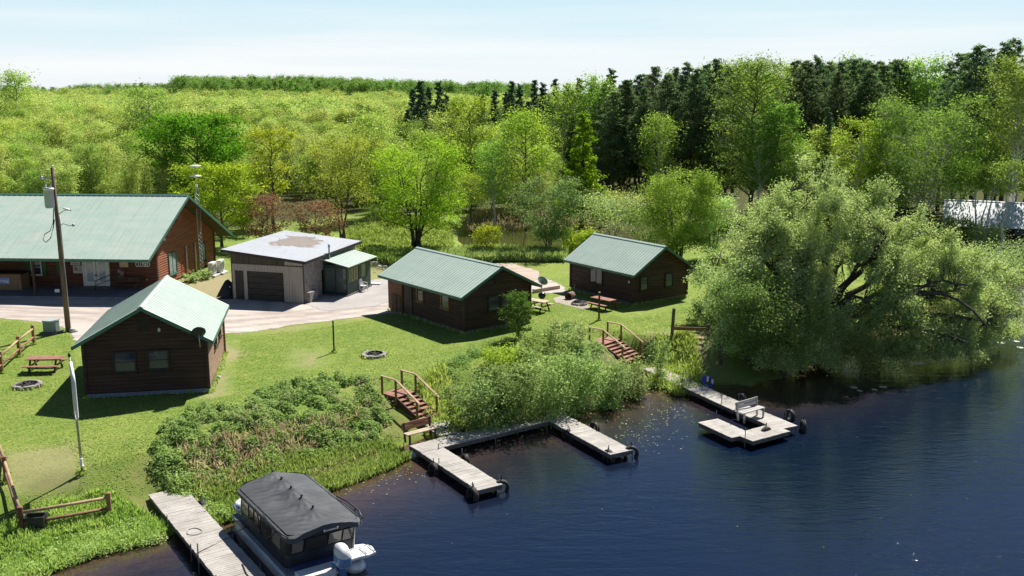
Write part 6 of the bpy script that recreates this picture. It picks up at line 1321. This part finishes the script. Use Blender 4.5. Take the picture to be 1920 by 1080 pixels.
blades('meadow_grass', [(640,440),(700,400),(845,420),(850,468),(760,480),(680,470)], 14000, .45, L_grass, ZL, .06)
blades('reeds', [(870,408),(900,400),(1000,404),(1110,415),(1110,428),(985,417),(880,420)], 2600, .8, L_dry, ZL, .05)
def pads(name, P, n, s, seed, clump=None):
    r = np.random.RandomState(seed); p = in_px(P, n, r, 0)
    if clump: c = in_px(P, clump, r, 0); p = c[r.randint(0, clump, n)] + r.normal(size=(n, 2)) * .5
    ds_ = sdist(p[:, 0], p[:, 1], shore, land_poly); p = p[ds_ < -.15]; n = len(p)
    me = leaves_mesh(name, np.c_[p, np.full(n, .012) + r.rand(n) * .01], np.c_[r.normal(size=(n, 2)) * .04, np.ones(n)], s * r.uniform(.5, 1.3, n), r.rand(n), L_pad, .8, r); return tag(link_mesh(name, me), kind='stuff')
pads('lily_pads', [(1085,760),(1150,735),(1235,712),(1330,745),(1300,790),(1310,830),(1220,850),(1130,795)], 330, .085, 1, 60)
pads('lily_pads', [(610,905),(680,878),(750,850),(800,870),(770,890),(690,920)], 150, .08, 2, 24)
pads('lily_pads', [(860,830),(1010,790),(1010,830),(900,850)], 40, .08, 5, 10)
pads('floating_specks', [(600,930),(1300,850),(1900,700),(1920,1080),(700,1080)], 26, .06, 3)
rpd = np.random.RandomState(6)
for i, (px, py) in enumerate(((1722,618),(1731,623),(1745,617),(1752,626),(1760,632),(1768,624),(1776,637),(1786,631),(1795,626),(1803,640),(1815,633),(1828,622),(1840,630),(1852,640),(1866,626),(1880,634),(1893,628),(1905,640),(1877,643),(1912,652),(1601,727),(1612,733),(1640,731),(1656,726))):
    p = at(px, py, 0); k = MB(); s = rpd.uniform(.16, .27); n_ = 14
    k.add([(0, 0, .012)] + [(s * math.cos(a) * rpd.uniform(.92, 1.05), s * math.sin(a) * rpd.uniform(.92, 1.05), .012 + rpd.uniform(0, .015)) for a in np.linspace(.25, 6.05, n_)], [(0, j + 1, j + 2) for j in range(n_ - 1)])
    o = k.build('lily_pad', mat('pale_lily_pad', (.50, .54, .40), (.36, .42, .26), 3, .5), None, (p.x, p.y, 0), (0, 0, rpd.uniform(0, 6)))
    tag(o, 'round pale lily pad floating in the group below the right arm of the big willow' if px > 1700 else 'round pale lily pad floating alone beyond the square dock platform', 'lily pad', 'lily pads by the willow arm' if px > 1700 else 'lily pads beyond the platform')

# foliage before the far right cabins
shrub('bush', 'leafy bush in front of the pale roofed far cabins, left one', 1795, 462, 412, 60, 181, L_birch, None, ZL, .2, 3600, 'bush', tr=.09, limbs=28)
shrub('bush', 'low leafy bush in front of the pale roofed far cabins, right one', 1845, 470, 428, 70, 182, L_willow, None, ZL, .2, 3000, 'bush', tr=.09, limbs=28)
# the mown grass itself: short tufts over the lawns in view
L_lawn = leaf_mat('lawn_blades', (.20, .29, .06), (.38, .44, .135), .45)
LN = [(0,600),(130,618),(150,720),(420,640),(560,612),(650,602),(735,596),(870,650),(1000,575),(1060,560),(1180,600),(1300,575),(1320,650),(1215,660),(1100,640),(1010,640),(930,670),(820,710),(740,730),(690,722),(560,725),(420,770),(330,810),(280,850),(290,945),(200,905),(40,940),(0,930)]
p = in_px(LN, 70000, rng, ZL)
for DP_, k_ in DRY:
    if k_ > .4: p = p[sdist(p[:, 0], p[:, 1], pxpoly(DP_)) < -.45 + rng.rand(len(p)) * .2]
z = ground_z(p[:, 0], p[:, 1]); n = len(p); H = rng.uniform(.04, .085, n); d = np.stack([rng.normal(size=n) * 1.6, rng.normal(size=n) * 1.6, np.ones(n)], 1); d /= np.linalg.norm(d, axis=1, keepdims=True)
tn = np.clip(vnoise(p[:, 0] * .55, p[:, 1] * .55, 41) * .55 + vnoise(p[:, 0] * 1.9, p[:, 1] * 1.9, 42) * .35 + rng.rand(n) * .25 - .1, 0, 1)
tag(link_mesh('lawn_grass', leaves_mesh('lawn_grass', np.c_[p, z] + d * (H / 2)[:, None], rng.normal(size=(n, 3)) * [.35, .35, .1] + [0, 0, 1.0], H * 1.3, tn, L_lawn, .5, rng, d)), kind='stuff')
# unmown grass standing against walls, posts and kerbs
def edge_grass(P4, n, h):
    P4 = [Vector(p) for p in P4]; pp = []
    for a, b in zip(P4, P4[1:] + P4[:1]):
        k = int(n * (b - a).length); u = rng.rand(k, 1); q = np.array(a)[None, :2] * (1 - u) + np.array(b)[None, :2] * u + rng.normal(size=(k, 2)) * .09; pp.append(q)
    return np.concatenate(pp), h
egs = []
for (cx, cy, th, L, W) in ((-19.54, 52.9, 100.48, 7.68, 6.01), (-3.78, 67.48, -51.5, 9.13, 5.47), (9.01, 75.48, -55.28, 7.32, 5.47)):
    M = Matrix.Rotation(R(th), 3, 'Z'); egs.append(edge_grass([Vector((cx, cy, 0)) + M @ Vector((sx * (L / 2 + .12), sy * (W / 2 + .12), 0)) for sx, sy in ((-1, -1), (1, -1), (1, 1), (-1, 1))], 42, .2)[0])
for px, py in ((52, 726), (702, 667), (626, 660), (153, 865), (128, 620), (97, 623), (1123, 600), (1259, 632), (201, 905), (36, 940), (37, 670), (4, 700), (64, 645), (10, 880)):
    p = at(px, py); k = 60; r_ = .85 if py in (726, 667) else .16; a = rng.rand(k) * 6.283; egs.append(np.stack([p.x + np.cos(a) * r_ + rng.normal(size=k) * .05, p.y + np.sin(a) * r_ + rng.normal(size=k) * .05], 1))
eg = np.concatenate(egs); n = len(eg); z = ground_z(eg[:, 0], eg[:, 1]); H = rng.uniform(.08, .26, n); d = np.stack([rng.normal(size=n) * .3, rng.normal(size=n) * .3, np.ones(n)], 1); d /= np.linalg.norm(d, axis=1, keepdims=True)
tag(link_mesh('edge_grass', leaves_mesh('edge_grass', np.c_[eg, z] + d * (H / 2)[:, None], rng.normal(size=(n, 3)) * [1, 1, .25] + [0, 0, .35], H, rng.rand(n), L_grass, .3, rng, d)), kind='stuff')
